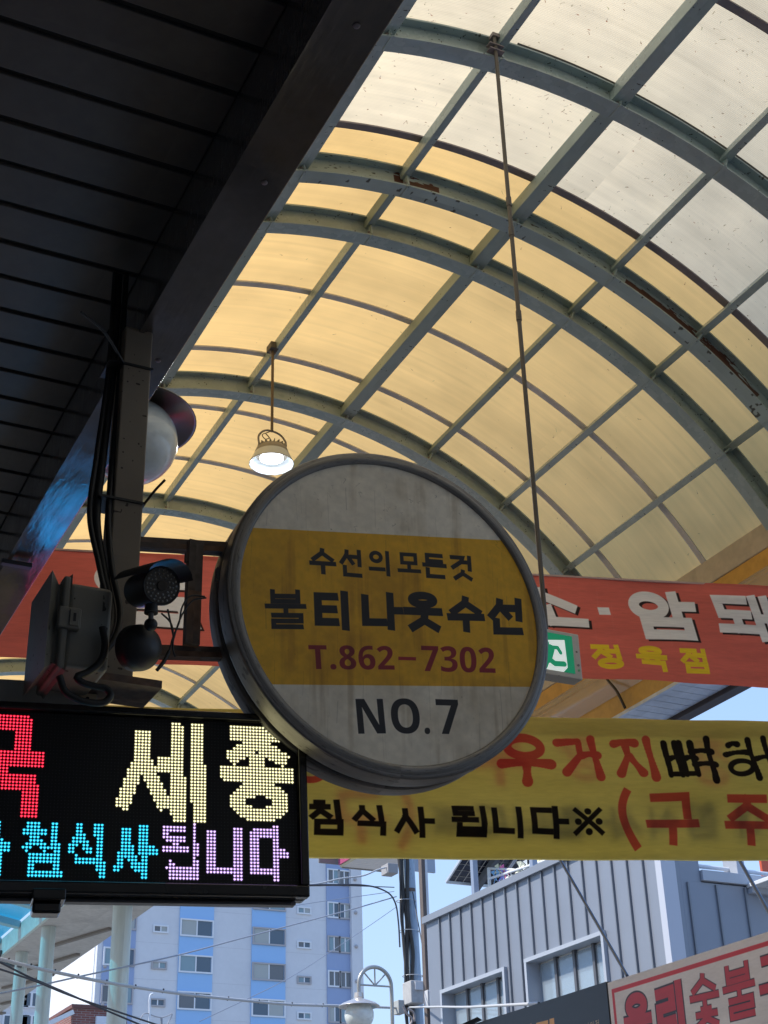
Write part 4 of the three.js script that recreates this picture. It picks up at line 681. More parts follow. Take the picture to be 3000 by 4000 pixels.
// ---------------------------------------------------------------- signboards on the right and their stays
{
  const x = 6.98, z0 = -9.98, z1 = -5.2, y1 = 2.115, y0 = 1.05;
  const g = thing('signboard', 'white signboard with red border and outlined red barbecue lettering', 'sign');
  mesh('box', bx(x + 0.004, x + 0.16, y0, y1, z0 + 0.004, z1, 0.004), std([0.42, 0.40, 0.38], 0.5), g);
  const P = printPlane(V(x, y1, z0), V(0, 0, 1), V(0, -1, 0), z1 - z0, y1 - y0, 300), { ctx, cv, map, s } = P;
  ctx.fillStyle = '#d2cfd4'; ctx.fillRect(0, 0, cv.width, cv.height);
  ctx.strokeStyle = '#c22a36'; ctx.lineWidth = 0.032 * s; ctx.strokeRect(0.062 * s, 0.075 * s, cv.width - 0.14 * s, cv.height - 0.15 * s);
  const S = (ch, a, b, c, w) => drawSyl(ctx, ch, map(a), map(b), map(c), { color: '#b8303e', w, outline: '#26202c' });
  S('우', [2425, 3892], [2535, 3862], [2445, 4080], 0.23); S('리', [2552, 3858], [2672, 3815], [2572, 4050], 0.23); S('숯', [2685, 3815], [2800, 3786], [2705, 4030], 0.13); S('불', [2812, 3780], [2938, 3742], [2836, 3995], 0.12); S('구', [2952, 3745], [3080, 3706], [2975, 3960], 0.18); S('이', [3090, 3700], [3210, 3660], [3110, 3930], 0.18);
  grainOver(ctx, cv.width, cv.height, 44, 0.08, 2);
  mesh('printed_face', P.geo(), std(1, 0.45, { map: canvasTex(cv) }), g);
  const d = thing('signboard', 'dark navy signboard with orange lettering next to the barbecue sign', 'sign');
  mesh('box', bx(x + 0.004, x + 0.16, 0.95, 2.128, -12.5, -9.986, 0.004), std([0.02, 0.022, 0.03], 0.5), d);
  const Q = printPlane(V(x, 2.128, -12.5), V(0, 0, 1), V(0, -1, 0), 2.5, 1.0, 300);
  Q.ctx.fillStyle = '#262b38'; Q.ctx.fillRect(0, 0, Q.cv.width, Q.cv.height);
  for (const q of [[[2094, 3996], [2141, 3984], [2141, 4030], [2094, 4040]], [[2146, 3981], [2164, 3976], [2168, 4030], [2148, 4034]], [[2070, 4000], [2076, 3998], [2076, 4020], [2070, 4020]]]) Q.poly(q, '#d9a25a');
  ['너', '이', '저'].forEach((ch, k) => drawSyl(Q.ctx, ch, Q.map([2284 + k * 20, 3998 - k * 6]), Q.map([2300 + k * 20, 3993 - k * 6]), Q.map([2286 + k * 20, 4026 - k * 6]), { color: '#b59a72', w: 0.12 }));
  grainOver(Q.ctx, Q.cv.width, Q.cv.height, 45, 0.08, 2);
  mesh('printed_face', Q.geo(), std(1, 0.4, { map: canvasTex(Q.cv) }), d);
  const sm = std([0.16, 0.19, 0.24], 0.35, { metalness: 0.5 });
  for (const [a, b, l] of [[[2450, 3812], [2140, 3275], 'steel stay bracing the navy end of the barbecue signboard to the eave'], [[3015, 3585], [2850, 3290], 'steel stay bracing the barbecue signboard at its lettering to the eave']]) {
    const s0 = ptX(...a, 7.02), s1 = ptX(...b, 7.25), st = thing('stay_rod', l, 'stay'); mesh('tube', rod(s0, s1.clone().lerp(s0, -0.4), 0.014), sm, st);
  }
  // black corner of a small awning below the navy sign
  const aw = thing('awning', 'black corner of a small awning at the end of the navy signboard', 'awning');
  const p = [[1925, 3985], [1862, 3970], [1800, 4010], [1930, 4020]].map(([a, b]) => ptX(a, b, 6.9));
  mesh('sheet', quad(ptX(1800, 4002, 6.9), ptX(1865, 3972, 6.9), ptX(1885, 3985, 7.1), ptX(1830, 4010, 7.1)), std(0.02, 0.6), aw);
}

// ---------------------------------------------------------------- beyond the arcade: metal-clad building
{
  const X = 12.5, zA = -16.3, zB = -23.3, yT = 5.77, b = thing('clad_building', 'grey standing-seam metal building with two street windows and a rooftop rail', 'building');
  const clad = std([0.27, 0.295, 0.345], 0.45, { bumpMap: softTex, bumpScale: 0.02, map: softTex, metalness: 0.2 }), trim = std([0.40, 0.43, 0.48], 0.45), seamM = std([0.20, 0.215, 0.24], 0.45, { metalness: 0.2 });
  const wins = [[-22.75, -20.68], [-19.95, -17.85]], wy = [2.6, 4.46];
  // street wall with real openings
  const zs = [zB, wins[0][0], wins[0][1], wins[1][0], wins[1][1], zA];
  mesh('street_wall', [bx(X, X + 0.3, wy[1], yT, zB, zA), bx(X, X + 0.3, -1.6, wy[0], zB, zA), bx(X, X + 0.3, wy[0], wy[1], zs[0], zs[1]), bx(X, X + 0.3, wy[0], wy[1], zs[2], zs[3]), bx(X, X + 0.3, wy[0], wy[1], zs[4], zs[5])], clad, b);
  mesh('core', bx(X + 0.31, X + 7, -1.6, 4.5, zB, zA - 0.32), clad, b);
  for (let k = 0; k < 18; k++) { const z = -22.785 + 0.3795 * k; if (z > zA - 0.05) break; const w = wins.find(([a, c]) => z > a - 0.04 && z < c + 0.04); mesh('seam', bx(X - 0.035, X, w ? wy[1] + 0.06 : -1.6, yT - 0.02, z - 0.012, z + 0.012), seamM, b); if (w) mesh('seam', bx(X - 0.035, X, -1.6, wy[0] - 0.06, z - 0.012, z + 0.012), seamM, b); }
  mesh('coping', bx(X - 0.07, X + 0.4, yT - 0.02, yT + 0.10, zB - 0.05, zA + 0.05, 0.006), std([0.22, 0.24, 0.28], 0.45), b);
  mesh('corner_trim', bx(X - 0.045, X + 0.2, -1.6, yT - 0.022, zA - 0.09, zA + 0.045), std([0.50, 0.52, 0.58], 0.4), b);
  for (const [a, c] of wins) {
    const w = mesh('window', [bx(X - 0.06, X + 0.2, wy[1] - 0.006, wy[1] + 0.055, a - 0.06, c + 0.06), bx(X - 0.06, X + 0.2, wy[0] - 0.055, wy[0] + 0.006, a - 0.06, c + 0.06), bx(X - 0.06, X + 0.2, wy[0] + 0.006, wy[1] - 0.006, a - 0.055, a + 0.006), bx(X - 0.06, X + 0.2, wy[0] + 0.006, wy[1] - 0.006, c - 0.006, c + 0.055)], trim, b);
    const n = 4; for (let k = 0; k < n; k++) { const z0 = a + (c - a) * k / n, z1 = a + (c - a) * (k + 1) / n; mesh('pane', bx(X + 0.17, X + 0.178, wy[0] + 0.03, wy[1] - 0.04, z0 + 0.035, z1 - 0.035), phy([0.75, 0.82, 0.88], 0.04, { transmission: 0.8, thickness: 0 }), w); if (k) mesh('mullion', bx(X + 0.14, X + 0.2, wy[0], wy[1], z0 - 0.03, z0 + 0.03), std([0.10, 0.10, 0.11], 0.4), w); }
    mesh('blind', bx(X + 0.205, X + 0.21, wy[0], wy[1], a + 0.02, c - 0.02), std([0.70, 0.68, 0.63], 0.8), w);
  }
  // end wall in shade with its own seams, parapet cap, piers and an open rail
  mesh('end_wall', bx(X + 0.302, X + 6.5, -1.6, 4.92, zA - 0.3, zA), clad, b);
  for (const px of [2690, 2800, 2910]) { const p = ptZ(px, 3500, zA); mesh('seam', bx(p.x - 0.012, p.x + 0.012, -1.6, 4.9, zA, zA + 0.03), seamM, b); }
  mesh('parapet_cap', bx(X + 0.66, X + 6.5, 4.94, 5.09, zA - 0.34, zA + 0.05, 0.006), trim, b);
  mesh('pier', bx(X + 0.302, X + 0.65, 4.921, yT - 0.022, zA - 0.3, zA - 0.001), clad, b);
  { const p = ptZ(2875, 3360, zA), q = ptZ(2905, 3360, zA); mesh('pier', bx(p.x, q.x, 5.09, yT + 0.3, zA - 0.3, zA), trim, b); const a = ptZ(2640, 3362, zA); mesh('rail', rod(V(X + 0.65, a.y + 0.02, zA - 0.2), V(X + 6.5, a.y + 0.0, zA - 0.2), 0.03), std([0.7, 0.72, 0.75], 0.4), b); }
  const o = thing('rooftop_panel', 'orange red panel standing on the roof of the metal building', 'panel'); { const p = ptZ(2968, 3330, zA - 1), q = ptZ(3060, 3406, zA - 1); mesh('sheet', bx(p.x, q.x, q.y - 0.35, p.y + 0.1, zA - 1.05, zA - 1), std([0.62, 0.10, 0.04], 0.5), o); }
  const ca = thing('canopy', 'small pale canopy jutting from the shaded end wall', 'canopy'); { const p = ptZ(2915, 3470, zA); mesh('sheet', bx(p.x, p.x + 2, p.y, p.y + 0.06, zA + 0.002, zA + 0.5, 0.01), std([0.7, 0.72, 0.74], 0.4), ca); mesh('edge', bx(p.x + 0.02, p.x + 2, p.y - 0.08, p.y - 0.001, zA + 0.002, zA + 0.1), trim, ca); }
  // solar array on the roof
  const sa = thing('solar_array', 'rooftop solar array on blue grey posts above the metal building', 'solar panel');
  const P1 = ptZ(1737, 3443, -22.5), P2 = ptZ(1953, 3454, -22.5), Q1 = ptX(1800, 3345, P1.x), up = Q1.clone().sub(P1).normalize(), ex = V(1, 0, 0), len = 3.0, wid = 4.2;
  const cell = std([0.015, 0.02, 0.035], 0.2), fr = std([0.62, 0.64, 0.66], 0.35, { metalness: 0.5 }), p3 = (x, y, k = 0) => P1.clone().addScaledVector(ex, x).addScaledVector(up, y).add(V(0, k, 0));
  for (let i = 0; i < 4; i++) for (let j = 0; j < 2; j++) { const x0 = i * 1.04 + 0.02, y0 = j * 1.5 + 0.02; const pan = mesh('module', bar(p3(x0 + 0.5, y0), p3(x0 + 0.5, y0 + 1.44), 1.0, 0.008), cell, sa);
    mesh('frame', [bar(p3(x0, y0, -0.02), p3(x0, y0 + 1.44, -0.02), 0.03, 0.05), bar(p3(x0 + 1, y0, -0.02), p3(x0 + 1, y0 + 1.44, -0.02), 0.03, 0.05), bar(p3(x0, y0, -0.02), p3(x0 + 1, y0, -0.02), 0.03, 0.05), bar(p3(x0, y0 + 1.44, -0.02), p3(x0 + 1, y0 + 1.44, -0.02), 0.03, 0.05)], fr, pan);
    const grid = []; for (let q = 1; q < 6; q++) grid.push(bar(p3(x0 + q / 6, y0, -0.006), p3(x0 + q / 6, y0 + 1.44, -0.006), 0.014, 0.004)); for (let q = 1; q < 9; q++) grid.push(bar(p3(x0, y0 + q * 0.16, -0.009), p3(x0 + 1, y0 + q * 0.16, -0.009), 0.008, 0.004)); mesh('cell_lines', grid, std([0.5, 0.47, 0.42], 0.6), pan); }
  const pm = std([0.30, 0.34, 0.42], 0.4, { metalness: 0.3 });
  mesh('rafter', bar(p3(0.62, 0.0, -0.09), p3(0.62, len, -0.09), 0.09, 0.12), std([0.13, 0.14, 0.15], 0.5), sa); mesh('rafter', bar(p3(3.2, 0.0, -0.09), p3(3.2, len, -0.09), 0.09, 0.12), std([0.13, 0.14, 0.15], 0.5), sa);
  for (const [px, py, z] of [[1852, 3400, -21.6], [2082, 3350, -19.8]]) { const p = ptZ(px, py, z); mesh('post', bx(p.x - 0.05, p.x + 0.05, 4.5, p.y + 0.4, z - 0.05, z + 0.05, 0.01), pm, sa); }
  // rail with ribbons on the roof edge
  const rk = thing('roof_rail', 'thin rail with coloured pinwheels and ribbons on the roof edge', 'rail'); const rp = (px, py) => ptX(px, py, X + 0.45);
  mesh('post', rod(rp(1909, 3390), rp(1913, 3475), 0.03), std([0.7, 0.72, 0.72], 0.4), rk); mesh('bar', rod(rp(1912, 3432), rp(2165, 3350), 0.022), std([0.78, 0.8, 0.82], 0.4), rk); mesh('bar', rod(rp(1908, 3392), rp(2010, 3397), 0.02), std([0.7, 0.7, 0.66], 0.5), rk);
  const rr = rng(12); for (const [px, py, c] of [[1972, 3410, [0.7, 0.15, 0.35]], [1965, 3418, [0.25, 0.25, 0.75]], [1932, 3428, [0.2, 0.45, 0.75]], [1950, 3402, [0.75, 0.72, 0.5]], [1990, 3428, [0.72, 0.74, 0.72]], [2030, 3400, [0.75, 0.75, 0.6]], [2060, 3385, [0.7, 0.72, 0.7]], [2110, 3358, [0.75, 0.72, 0.4]], [2140, 3354, [0.75, 0.75, 0.6]]]) {
    const o1 = rp(px, py); for (let k = 0; k < 5; k++) { const a = k / 5 * 6.28 + rr(), L = 0.10 + 0.08 * rr(); mesh('ribbon', quad(o1, o1.clone().add(V(0.02, Math.sin(a) * L, Math.cos(a) * L)), o1.clone().add(V(-0.03, Math.sin(a + 0.5) * L, Math.cos(a + 0.5) * L)), o1.clone().add(V(0.01, Math.sin(a + 0.6) * L * 0.4, Math.cos(a + 0.6) * L * 0.4))), std(c, 0.6), rk); } }
}

// ---------------------------------------------------------------- utility pole, second post, cables
{
  const z = -25, a = ptZ(1628, 3995, z), b = ptZ(1577, 3060, z), up = thing('utility_pole', 'pale blue steel utility pole wrapped in black cables with meter boxes', 'utility pole');
  const dir = b.clone().sub(a).normalize(), base = a.clone().addScaledVector(dir, -(a.y + 1.6) / dir.y), blue = std([0.40, 0.50, 0.60], 0.5, { map: chipTex });
  mesh('pole', rod(base, b, 0.16, 0.115, 24), blue, up);
  mesh('collar', rod(ptZ(1593, 3474, z), ptZ(1594, 3486, z), 0.148, 0.15, 24), std(1, 0.8, { map: rustTex }), up);
  for (const [dx, r, dz] of [[-0.17, 0.05, 0.08], [-0.23, 0.032, 0.10], [-0.11, 0.036, 0.14], [-0.26, 0.018, 0.12]]) { const pts = []; for (let k = 0; k <= 8; k++) { const t = k / 8; const p = a.clone().lerp(b, t - 0.1); pts.push(p.add(V(dx + 0.035 * Math.sin(k * 2.1 + dx * 40), 0, dz + 0.02 * Math.cos(k * 1.7)))); } mesh('cable_bundle', tube(pts, r, 60), std([0.05, 0.045, 0.04], 0.6), up); }
  for (const py of [3522, 3640, 3815, 3925]) { const p = ptZ(1560 + (py - 3300) * 0.085, py, z); mesh('band', new THREE.TorusGeometry(0.17, 0.008, 6, 28).rotateX(Math.PI / 2).scale(1.15, 1, 1).translate(p.x + 0.02, p.y, z + 0.05), std([0.5, 0.5, 0.5], 0.4, { metalness: 0.4 }), up); }
  const boxm = std([0.52, 0.50, 0.48], 0.55, { map: grimeTex }), bxp = (px, py, qx, qy, z1, d, r, m, nm) => { const p = ptZ(px, py, z1), q = ptZ(qx, qy, z1); return mesh(nm, bx(p.x, q.x, q.y, p.y, z1 - d, z1, r), m, up); };
  bxp(1515, 3370, 1556, 3412, -24.7, 0.3, 0.01, std([0.36, 0.34, 0.33], 0.6), 'switch_box');
  const mb = bxp(1604, 3828, 1657, 3920, -24.6, 0.35, 0.02, boxm, 'meter_box'); mesh('door', (() => { const p = ptZ(1620, 3834, -24.59), q = ptZ(1655, 3868, -24.59); return bx(p.x, q.x, q.y, p.y, -24.598, -24.57); })(), std([0.66, 0.64, 0.64], 0.5), mb);
  bxp(1556, 3905, 1580, 3960, -24.55, 0.2, 0.01, std([0.40, 0.40, 0.38], 0.6), 'junction_case');
  for (const [pts, c] of [[[[1575, 3930], [1590, 3960], [1610, 3980], [1600, 4010]], 0.02], [[[1590, 3940], [1615, 3955], [1620, 3990]], 0.02]]) mesh('loose_wire', tube(pts.map(([p, q]) => ptZ(p, q, -24.4)), 0.02, 20, 6), std([0.4, 0.34, 0.32], 0.6), up);
  // square steel post next to it with a small meter box
  const sp = thing('steel_post', 'slim brown and white square post standing behind the meter boxes', 'post'), zz = -23.8; const c0 = ptZ(1672, 4000, zz), c1 = ptZ(1640, 3200, zz), d2 = c1.clone().sub(c0).normalize(), b2 = c0.clone().addScaledVector(d2, -(c0.y + 1.6) / d2.y);
  mesh('shaft', bar(b2, c1, 0.075, 0.12), std([0.16, 0.12, 0.10], 0.6, { map: grimeTex }), sp); mesh('white_side', bar(b2.clone().add(V(0.063, 0, 0)), c1.clone().add(V(0.063, 0, 0)), 0.05, 0.118), std([0.68, 0.68, 0.68], 0.5), sp);
  { const p = ptZ(1670, 3866, -23.6), q = ptZ(1713, 3936, -23.6), m = mesh('meter_case', bx(p.x, q.x, q.y, p.y, -23.74, -23.6, 0.012), std([0.56, 0.55, 0.55], 0.5), sp); const r0 = ptZ(1685, 3872, -23.59), r1 = ptZ(1711, 3898, -23.59); mesh('red_label', [bx(r0.x, r1.x, r0.y - 0.012, r0.y, -23.599, -23.59), bx(r1.x - 0.012, r1.x, r1.y, r0.y - 0.0121, -23.599, -23.59), bx(r0.x, r1.x, r1.y, r1.y + 0.016, -23.599, -23.592)], std([0.6, 0.06, 0.08], 0.5), m); }
  const bs = thing('hanging_plate', 'grey rectangular sign plate behind the utility pole', 'sign'); { const p = ptZ(1603, 3290, -26), q = ptZ(1701, 3409, -26); mesh('plate', bx(p.x, q.x, q.y, p.y, -26.06, -26), std([0.36, 0.40, 0.46], 0.5), bs); mesh('bracket', rod(V(p.x, p.y - 0.2, -26.03), ptZ(1585, 3310, -25.2), 0.02), std(0.3, 0.5), bs); }
  // little street box sign with slatted underside
  const ss = thing('box_sign', 'shop box sign with pink flower picture and white slatted underside', 'sign'), y = ptZ(1335, 3386, -30).y;
  const A = ptY(1336, 3386, y), B = ptY(1536, 3398, y), D = ptY(1415, 3345, y), wv = B.clone().sub(A), hv = V(0, 0, D.z - A.z + 1.2);
  for (let k = 0; k < 14; k++) { const t = k / 14, o1 = A.clone().addScaledVector(hv, t), o2 = o1.clone().add(wv), st = hv.z / 14; mesh('slat', bx(o1.x, o2.x, y, y + 0.012, o1.z + 0.006, o1.z + st - 0.006), std([0.66, 0.64, 0.62], 0.5), ss); }
  mesh('edge', bar(V(A.x - 0.03, y + 0.02, A.z), V(A.x - 0.03, y + 0.02, A.z + hv.z), 0.05, 0.06), std([0.62, 0.55, 0.36], 0.5), ss); mesh('far_edge', bx(A.x, B.x, y - 0.02, y + 0.05, A.z - 0.05, A.z - 0.0), std([0.3, 0.28, 0.26], 0.6), ss);
  mesh('picture_face', bx(A.x - 0.09, A.x - 0.06, y + 0.03, y + 1.0, A.z, A.z + hv.z), std([0.52, 0.10, 0.22], 0.5, { map: grimeTex }), ss); mesh('far_face', bx(A.x - 0.55, A.x + 0.0, y + 0.06, y + 1.0, A.z - 0.09, A.z - 0.052), std([0.22, 0.2, 0.18], 0.6), ss); mesh('top', bx(A.x - 0.05, B.x, y + 0.95, y + 1, A.z, A.z + hv.z), std(0.5, 0.5), ss);

  // overhead cables
  const cab = (label, pts, za, zb, r, m) => { const x0 = pts[0][0], x1 = pts[pts.length - 1][0]; const t = thing('overhead_cable', label, 'cable', 'overhead cables'); return [t, mesh('strand', tube(pts.map(([px, py]) => ptZ(px, py, za + (zb - za) * (px - x0) / (x1 - x0))), r, 90, 6), m, t)]; };
  const pale = std([0.50, 0.50, 0.50], 0.5), dk = std([0.05, 0.05, 0.06], 0.5);
  const [t1] = cab('thick pale overhead cable with black ties sagging across the canopy columns to the utility pole', [[-120, 3718], [0, 3746], [118, 3776], [295, 3814], [414, 3837], [527, 3856], [700, 3881], [976, 3910], [1139, 3924], [1356, 3930], [1575, 3938]], -17, -24.8, 0.022, pale);
  for (const [px, py] of [[30, 3753], [118, 3775], [212, 3797], [303, 3815], [414, 3837], [527, 3856], [636, 3872], [764, 3890], [890, 3902], [1010, 3914], [1139, 3924], [1260, 3928]]) { const p = ptZ(px, py, -17 - 7.8 * (px + 120) / 1695); mesh('tie', rod(p.clone().add(V(-0.01, -0.024, 0)), p.clone().add(V(0.014, 0.034, 0)), 0.012), dk, t1); }
  cab('pale cable from the utility pole to the navy signboard', [[1600, 3935], [1714, 3933], [1820, 3934], [1960, 3927], [2105, 3920]], -24.8, -13, 0.018, pale);
  cab('upper of two dark cables falling steeply past the brick building', [[-120, 3704], [0, 3759], [105, 3812], [262, 3880], [350, 3919], [439, 3957], [560, 4008]], -16.5, -19, 0.013, dk);
  cab('lower of two dark cables falling steeply past the brick building', [[-120, 3752], [0, 3786], [143, 3835], [262, 3884], [490, 3962], [640, 4012]], -16.6, -19, 0.012, dk);
  cab('thin cable rising from the canopy columns to the utility pole clamp', [[-100, 3902], [0, 3881], [169, 3846], [304, 3816], [700, 3730], [922, 3671], [1200, 3598], [1400, 3545], [1548, 3502]], -17.5, -24.8, 0.011, std([0.35, 0.36, 0.4], 0.5));
  cab('faint wire slung level under the LED sign towards the utility pole', [[430, 3528], [760, 3540], [1085, 3543], [1300, 3515], [1540, 3482]], -22, -24.8, 0.006, std([0.3, 0.33, 0.4], 0.5));
  cab('thin wire climbing steeply past the apartment windows to the pole', [[780, 3990], [1130, 3820], [1300, 3712], [1440, 3618], [1545, 3545]], -22, -24.8, 0.006, std([0.3, 0.33, 0.4], 0.5));
  cab('pale cable curling up to the switch box on the pole', [[1150, 3460], [1240, 3452], [1330, 3432], [1420, 3420], [1475, 3398], [1520, 3385]], -24, -24.8, 0.015, pale);
  cab('black cable arching down onto the utility pole bundle', [[1150, 3459], [1300, 3456], [1420, 3458], [1480, 3470], [1525, 3495], [1545, 3530], [1556, 3600], [1562, 3700]], -24, -24.7, 0.016, dk);
  cab('second black cable running level to the utility pole', [[1150, 3462], [1320, 3459], [1460, 3463], [1540, 3466]], -24, -24.8, 0.009, dk);
  cab('wire dropping between the pole and the slim square post', [[1612, 3485], [1640, 3640], [1670, 3800], [1688, 3868]], -24.8, -23.6, 0.012, dk);
}

// ---------------------------------------------------------------- teal canopy walkway on round columns
{
  const y = 5.0, cw = thing('walkway_canopy', 'pale green walkway canopy on round columns with teal glazed roof', 'canopy'), conc = std([0.50, 0.53, 0.50], 0.7, { map: grimeTex }), mint = std([0.74, 0.82, 0.76], 0.55, { map: grimeTex }), teal = phy([0.06, 0.45, 0.62], 0.25, { transmission: 0.75, thickness: 0 });
  const xe = 5.30, xr = 6.52, z0 = -46, z1 = -18.6;
  mesh('slab', bx(xe + 0.002, xr, y, y + 0.16, z0, z1), std([0.66, 0.63, 0.59], 0.8, { map: grimeTex }), cw);
  mesh('edge_fascia', bx(xe - 0.05, xe, y - 0.02, y + 0.26, z0, z1), mint, cw);
  for (const [a, b, c, d] of [[342, 440, 730, 325], [335, 550, 520, 495], [160, 600, 345, 545], [150, 692, 350, 630], [20, 720, 160, 682], [10, 825, 165, 790], [0, 890, 30, 882]]) mesh('rib', bar(ptY(a * 0.588, 3437 + b * 0.588, y - 0.022), ptY(c * 0.588, 3437 + d * 0.588, y - 0.022), 0.07, 0.04), std([0.26, 0.23, 0.20], 0.7), cw);
  for (const [x, z, r] of [[6.01, -20.35, 0.138], [5.46, -22.35, 0.108], [5.53, -24.3, 0.10], [5.53, -26.6, 0.10], [5.53, -29, 0.10], [5.53, -32, 0.10]]) mesh('column', rod(V(x, -1.6, z), V(x, y - 0.003, z), r, r, 32), mint, cw);
  // teal glazed roof rising to the left
  const gl = (x, yy, z) => V(x, yy, z);
  mesh('teal_glazing', quad(gl(1.6, y + 1.0, z0), gl(xe - 0.06, y + 0.30, z0), gl(xe - 0.06, y + 0.30, z1), gl(1.6, y + 1.0, z1)), teal, cw);
  for (let k = 0; k < 14; k++) { const z = -19.5 - k * 1.3; mesh('glazing_bar', bar(gl(1.6, y + 0.93, z), gl(xe - 0.06, y + 0.23, z), 0.16, 0.10), std([0.30, 0.56, 0.64], 0.5), cw); }
  for (const x of [2.4, 3.3, 4.2]) { const yy = y + 0.26 + (xe - x) / (xe - 1.6) * 0.66; mesh('glazing_purlin', bx(x - 0.05, x + 0.05, yy - 0.12, yy - 0.02, z0, z1), std([0.04, 0.30, 0.42], 0.5), cw); }
  mesh('drain_pipe', tube([V(xe - 0.07, y + 0.05, -24.5), V(xe - 0.07, y - 0.1, -24.5), V(xe + 0.1, y - 0.2, -24.4), V(5.5, y - 0.25, -24.16)], 0.022), std([0.1, 0.1, 0.1], 0.5), cw);
}

// ---------------------------------------------------------------- apartment blocks
{
  const zf = -112, wall = std([0.70, 0.71, 0.73], 0.85, { map: softTex }), blue = std([0.31, 0.52, 0.80], 0.8), gb = std([0.30, 0.38, 0.56], 0.8), fr = std([0.72, 0.74, 0.76], 0.5), gl = std([0.09, 0.13, 0.17], 0.12), gl2 = std([0.22, 0.32, 0.36], 0.15), gl3 = std([0.14, 0.15, 0.16], 0.2), gl4 = std([0.38, 0.40, 0.38], 0.3), sill = std([0.42, 0.40, 0.40], 0.7);
  const q = (u, v) => ptZ(u * 0.9042, 3300 + v * 0.9042, zf), b = thing('apartment_block', 'white apartment tower with sky blue window bays', 'building');
  const X = (u) => q(u, 500).x, yr = q(840, 361).y, pitch = (q(840, 361).y - q(840, 676).y) / 2, xL = X(418), xR = X(1553), yTop = q(1400, -250).y;
  mesh('wall', bx(xL, xR, -1.6, yTop, zf - 14, zf), wall, b);
  mesh('gable_panel', bx(xL - 0.06, xL, -1.6, yTop, zf - 13.6, zf - 0.6), std([0.72, 0.73, 0.75], 0.85), b);
  for (const [u0, u1, m] of [[769, 917, blue], [1085, 1231, blue], [1411, 1514, gb], [441, 481, gb], [547, 580, gb]]) mesh('bay_stripe', bx(X(u0), X(u1), -1.6, yTop, zf + 0.002, zf + 0.12), m, b);
  mesh('corner_fin', bx(xR - 0.9, xR + 0.1, -1.6, yTop, zf + 0.002, zf + 0.5), wall, b);
  const win = (u0, u1, hpx, parts, dy, row, dep = 0.13) => {
    const x0 = X(u0), x1 = X(u1), yc = yr + dy * pitch - row * pitch, h = hpx; if (yc > yTop - 2 || yc < 0) return;
    const w = mesh('window', [bx(x0, x1, yc + h / 2, yc + h / 2 + 0.12, zf + dep, zf + dep + 0.1), bx(x0, x1, yc - h / 2 - 0.12, yc - h / 2, zf + dep, zf + dep + 0.1), bx(x0 - 0.12, x0, yc - h / 2 - 0.12, yc + h / 2 + 0.12, zf + dep, zf + dep + 0.1), bx(x1, x1 + 0.12, yc - h / 2 - 0.12, yc + h / 2 + 0.12, zf + dep, zf + dep + 0.1)], rnd() < 0.6 ? fr : sill, b);
    for (let k = 0; k < parts; k++) { const a = x0 + (x1 - x0) * k / parts, c = x0 + (x1 - x0) * (k + 1) / parts; mesh('pane', bx(a + 0.05, c - 0.05, yc - h / 2, yc + h / 2, zf + dep + 0.01, zf + dep + 0.03), [gl, gl2, gl, gl3, gl4][Math.floor(rnd() * 5)], w); if (k) mesh('mullion', bx(a - 0.05, a + 0.05, yc - h / 2, yc + h / 2, zf + dep + 0.005, zf + dep + 0.07), fr, w); }
  };
  for (let row = -3; row < 5; row++) {
    win(776, 910, 1.15, 2, 0, row); win(1092, 1225, 1.15, 2, -0.085, row); win(660, 715, 0.38, 2, -0.09, row, 0.01); win(1288, 1338, 0.38, 2, -0.24, row, 0.01); win(1418, 1462, 1.1, 2, -0.16, row); win(1466, 1510, 1.1, 2, -0.17, row); win(449, 475, 1.15, 1, 0.06, row); win(553, 574, 1.15, 1, 0.06, row);
    const yc = yr - row * pitch; for (const u of [420, 1528]) { if (yc < 1) continue; mesh('vent', new THREE.SphereGeometry(0.16, 10, 8).translate(X(u) + (u < 500 ? 0.6 : 0), yc - 0.6, zf + (u < 500 ? 0.1 : 0.55)), sill, b); }
    mesh('floor_joint', bx(xL, xR - 1, yc - 1.35, yc - 1.33, zf + 0.001, zf + 0.004), std([0.5, 0.5, 0.52], 0.85), b);
  }
  const b2 = thing('apartment_block', 'far bluish apartment block glimpsed between the canopy columns', 'building'), z2 = -150, p = (px, py) => ptZ(px, py, z2), yt = p(150, 3780).y;
  mesh('wall', bx(p(-60, 3900).x, p(285, 3900).x, -1.6, yt, z2 - 12, z2), std([0.66, 0.67, 0.69], 0.85, { map: softTex }), b2);
  for (const [px, py] of [[122, 3905], [122, 3995], [122, 3815], [60, 3905], [60, 3995]]) { const c = p(px, py), w = mesh('window', bx(c.x - 1.3, c.x + 1.3, c.y - 0.75, c.y + 0.75, z2 + 0.001, z2 + 0.12), fr, b2); for (const s of [-0.62, 0.62]) mesh('pane', bx(c.x + s - 0.5, c.x + s + 0.5, c.y - 0.6, c.y + 0.6, z2 + 0.121, z2 + 0.15), gl, w); }
}
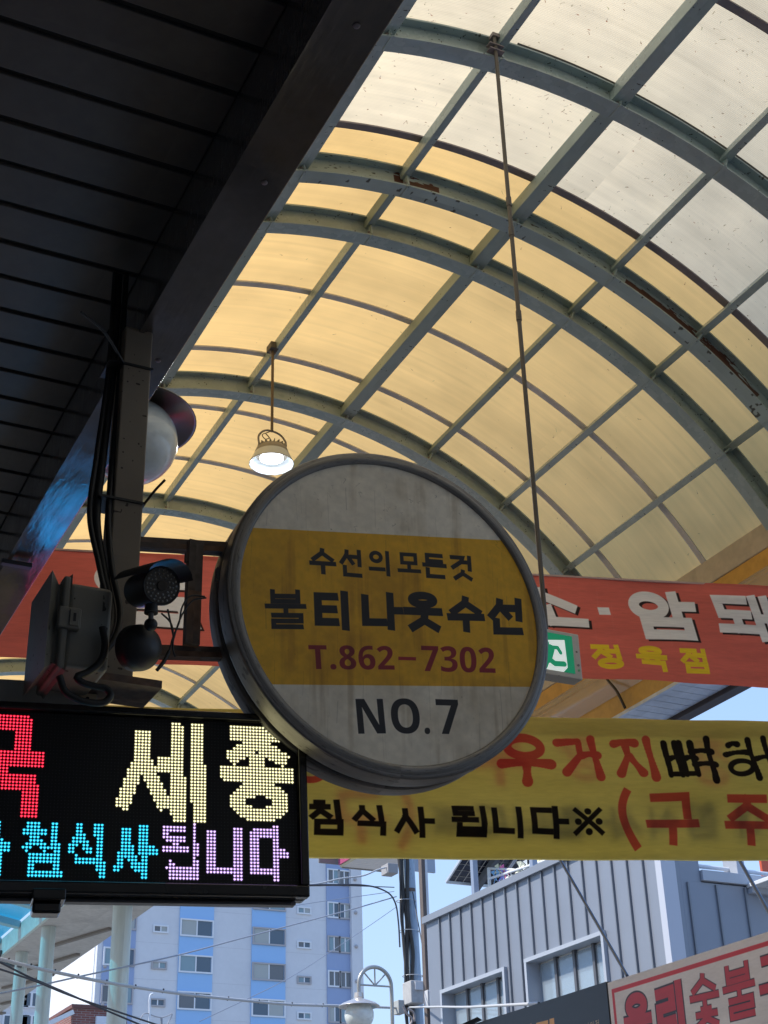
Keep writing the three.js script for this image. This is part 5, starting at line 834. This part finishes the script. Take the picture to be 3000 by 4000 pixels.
// ---------------------------------------------------------------- low brick building, mast, aerial
{
  const z = -42, brickTex = tex(256, 256, (u, v) => { const row = Math.floor(v * 16), fy = v * 16 - row, x = u * 4 + (row % 2) * 0.5, fx = x - Math.floor(x), m = fy < 0.14 || fx < 0.05, k = 0.75 + 0.5 * F1(Math.floor(x) * 0.137 + row * 0.311, row * 0.17, 9, 2); return m ? [0.30, 0.27, 0.25] : [0.24 * k, 0.085 * k, 0.07 * k]; }), bm = std(1, 0.85, { map: brickTex });
  const p = (px, py) => ptZ(px, py, z), b = thing('brick_building', 'red brick building with white coping in front of the apartment tower', 'building');
  const y1 = p(380, 3942).y, yl = p(190, 4010).y;
  mesh('tower', bx(p(284, 3960).x, p(430, 3960).x, -1.6, y1, z - 3, z), bm, b);
  mesh('tower', bx(p(378, 3960).x, p(490, 3960).x, -1.6, p(430, 3935).y, z - 4, z - 3.01), bm, b);
  mesh('wing', bar(V(p(150, 4000).x, (yl) - 2.4, z - 4), V(p(150, 4000).x + 2.6, yl - 2.4, z - 0.3), 0.3, 4.6), bm, b);
  mesh('coping', bar(p(170, 4008), p(283, 3955), 0.3, 0.12), std([0.72, 0.72, 0.72], 0.6), b);
  mesh('parapet_cap', bx(p(284, 3960).x - 0.05, p(430, 3960).x + 0.05, y1, y1 + 0.1, z - 3.05, z + 0.05), std([0.16, 0.07, 0.06], 0.8), b);
  mesh('white_panel', bx(p(372, 3990).x, p(432, 3990).x, -1.6, p(400, 3972).y, z + 0.001, z + 0.1), std([0.66, 0.68, 0.72], 0.6), b);
  const m = thing('vent_mast', 'pale curved vent pipe on the roofline in front of the apartment tower', 'pipe'), q = (px, py) => ptZ(px, py, -44);
  mesh('pipe', tube([q(584, 4020), q(585, 3940), q(585, 3900), q(590, 3885), q(598, 3882)], 0.035, 30), std([0.7, 0.72, 0.75], 0.4), m);
  const a = thing('tv_aerial', 'forked television aerial on the roofline beside the curved vent pipe', 'aerial');
  mesh('mast', rod(q(631, 4020), q(631, 3974), 0.035), std([0.3, 0.3, 0.32], 0.5), a); for (const pts of [[[631, 3975], [600, 3968], [575, 3958], [560, 3962], [545, 3990]], [[631, 3975], [655, 3968], [673, 3960], [668, 3975], [655, 4000]]]) mesh('element', tube(pts.map(([x, y]) => q(x, y)), 0.018, 20, 6), std([0.4, 0.4, 0.42], 0.5), a);
  const r = thing('red_post', 'thin dark red post on the roofline between brick building and vent pipe', 'post'); mesh('shaft', bar(q(491, 4020), q(491, 3938), 0.06, 0.06), std([0.14, 0.03, 0.04], 0.6), r);
}

// ---------------------------------------------------------------- lift everything so that the ground is y = 0, then draw
for (const o of scene.children) o.position.y += EYE;
camera.position.set(0, EYE, 0);
renderer.render(scene, camera);
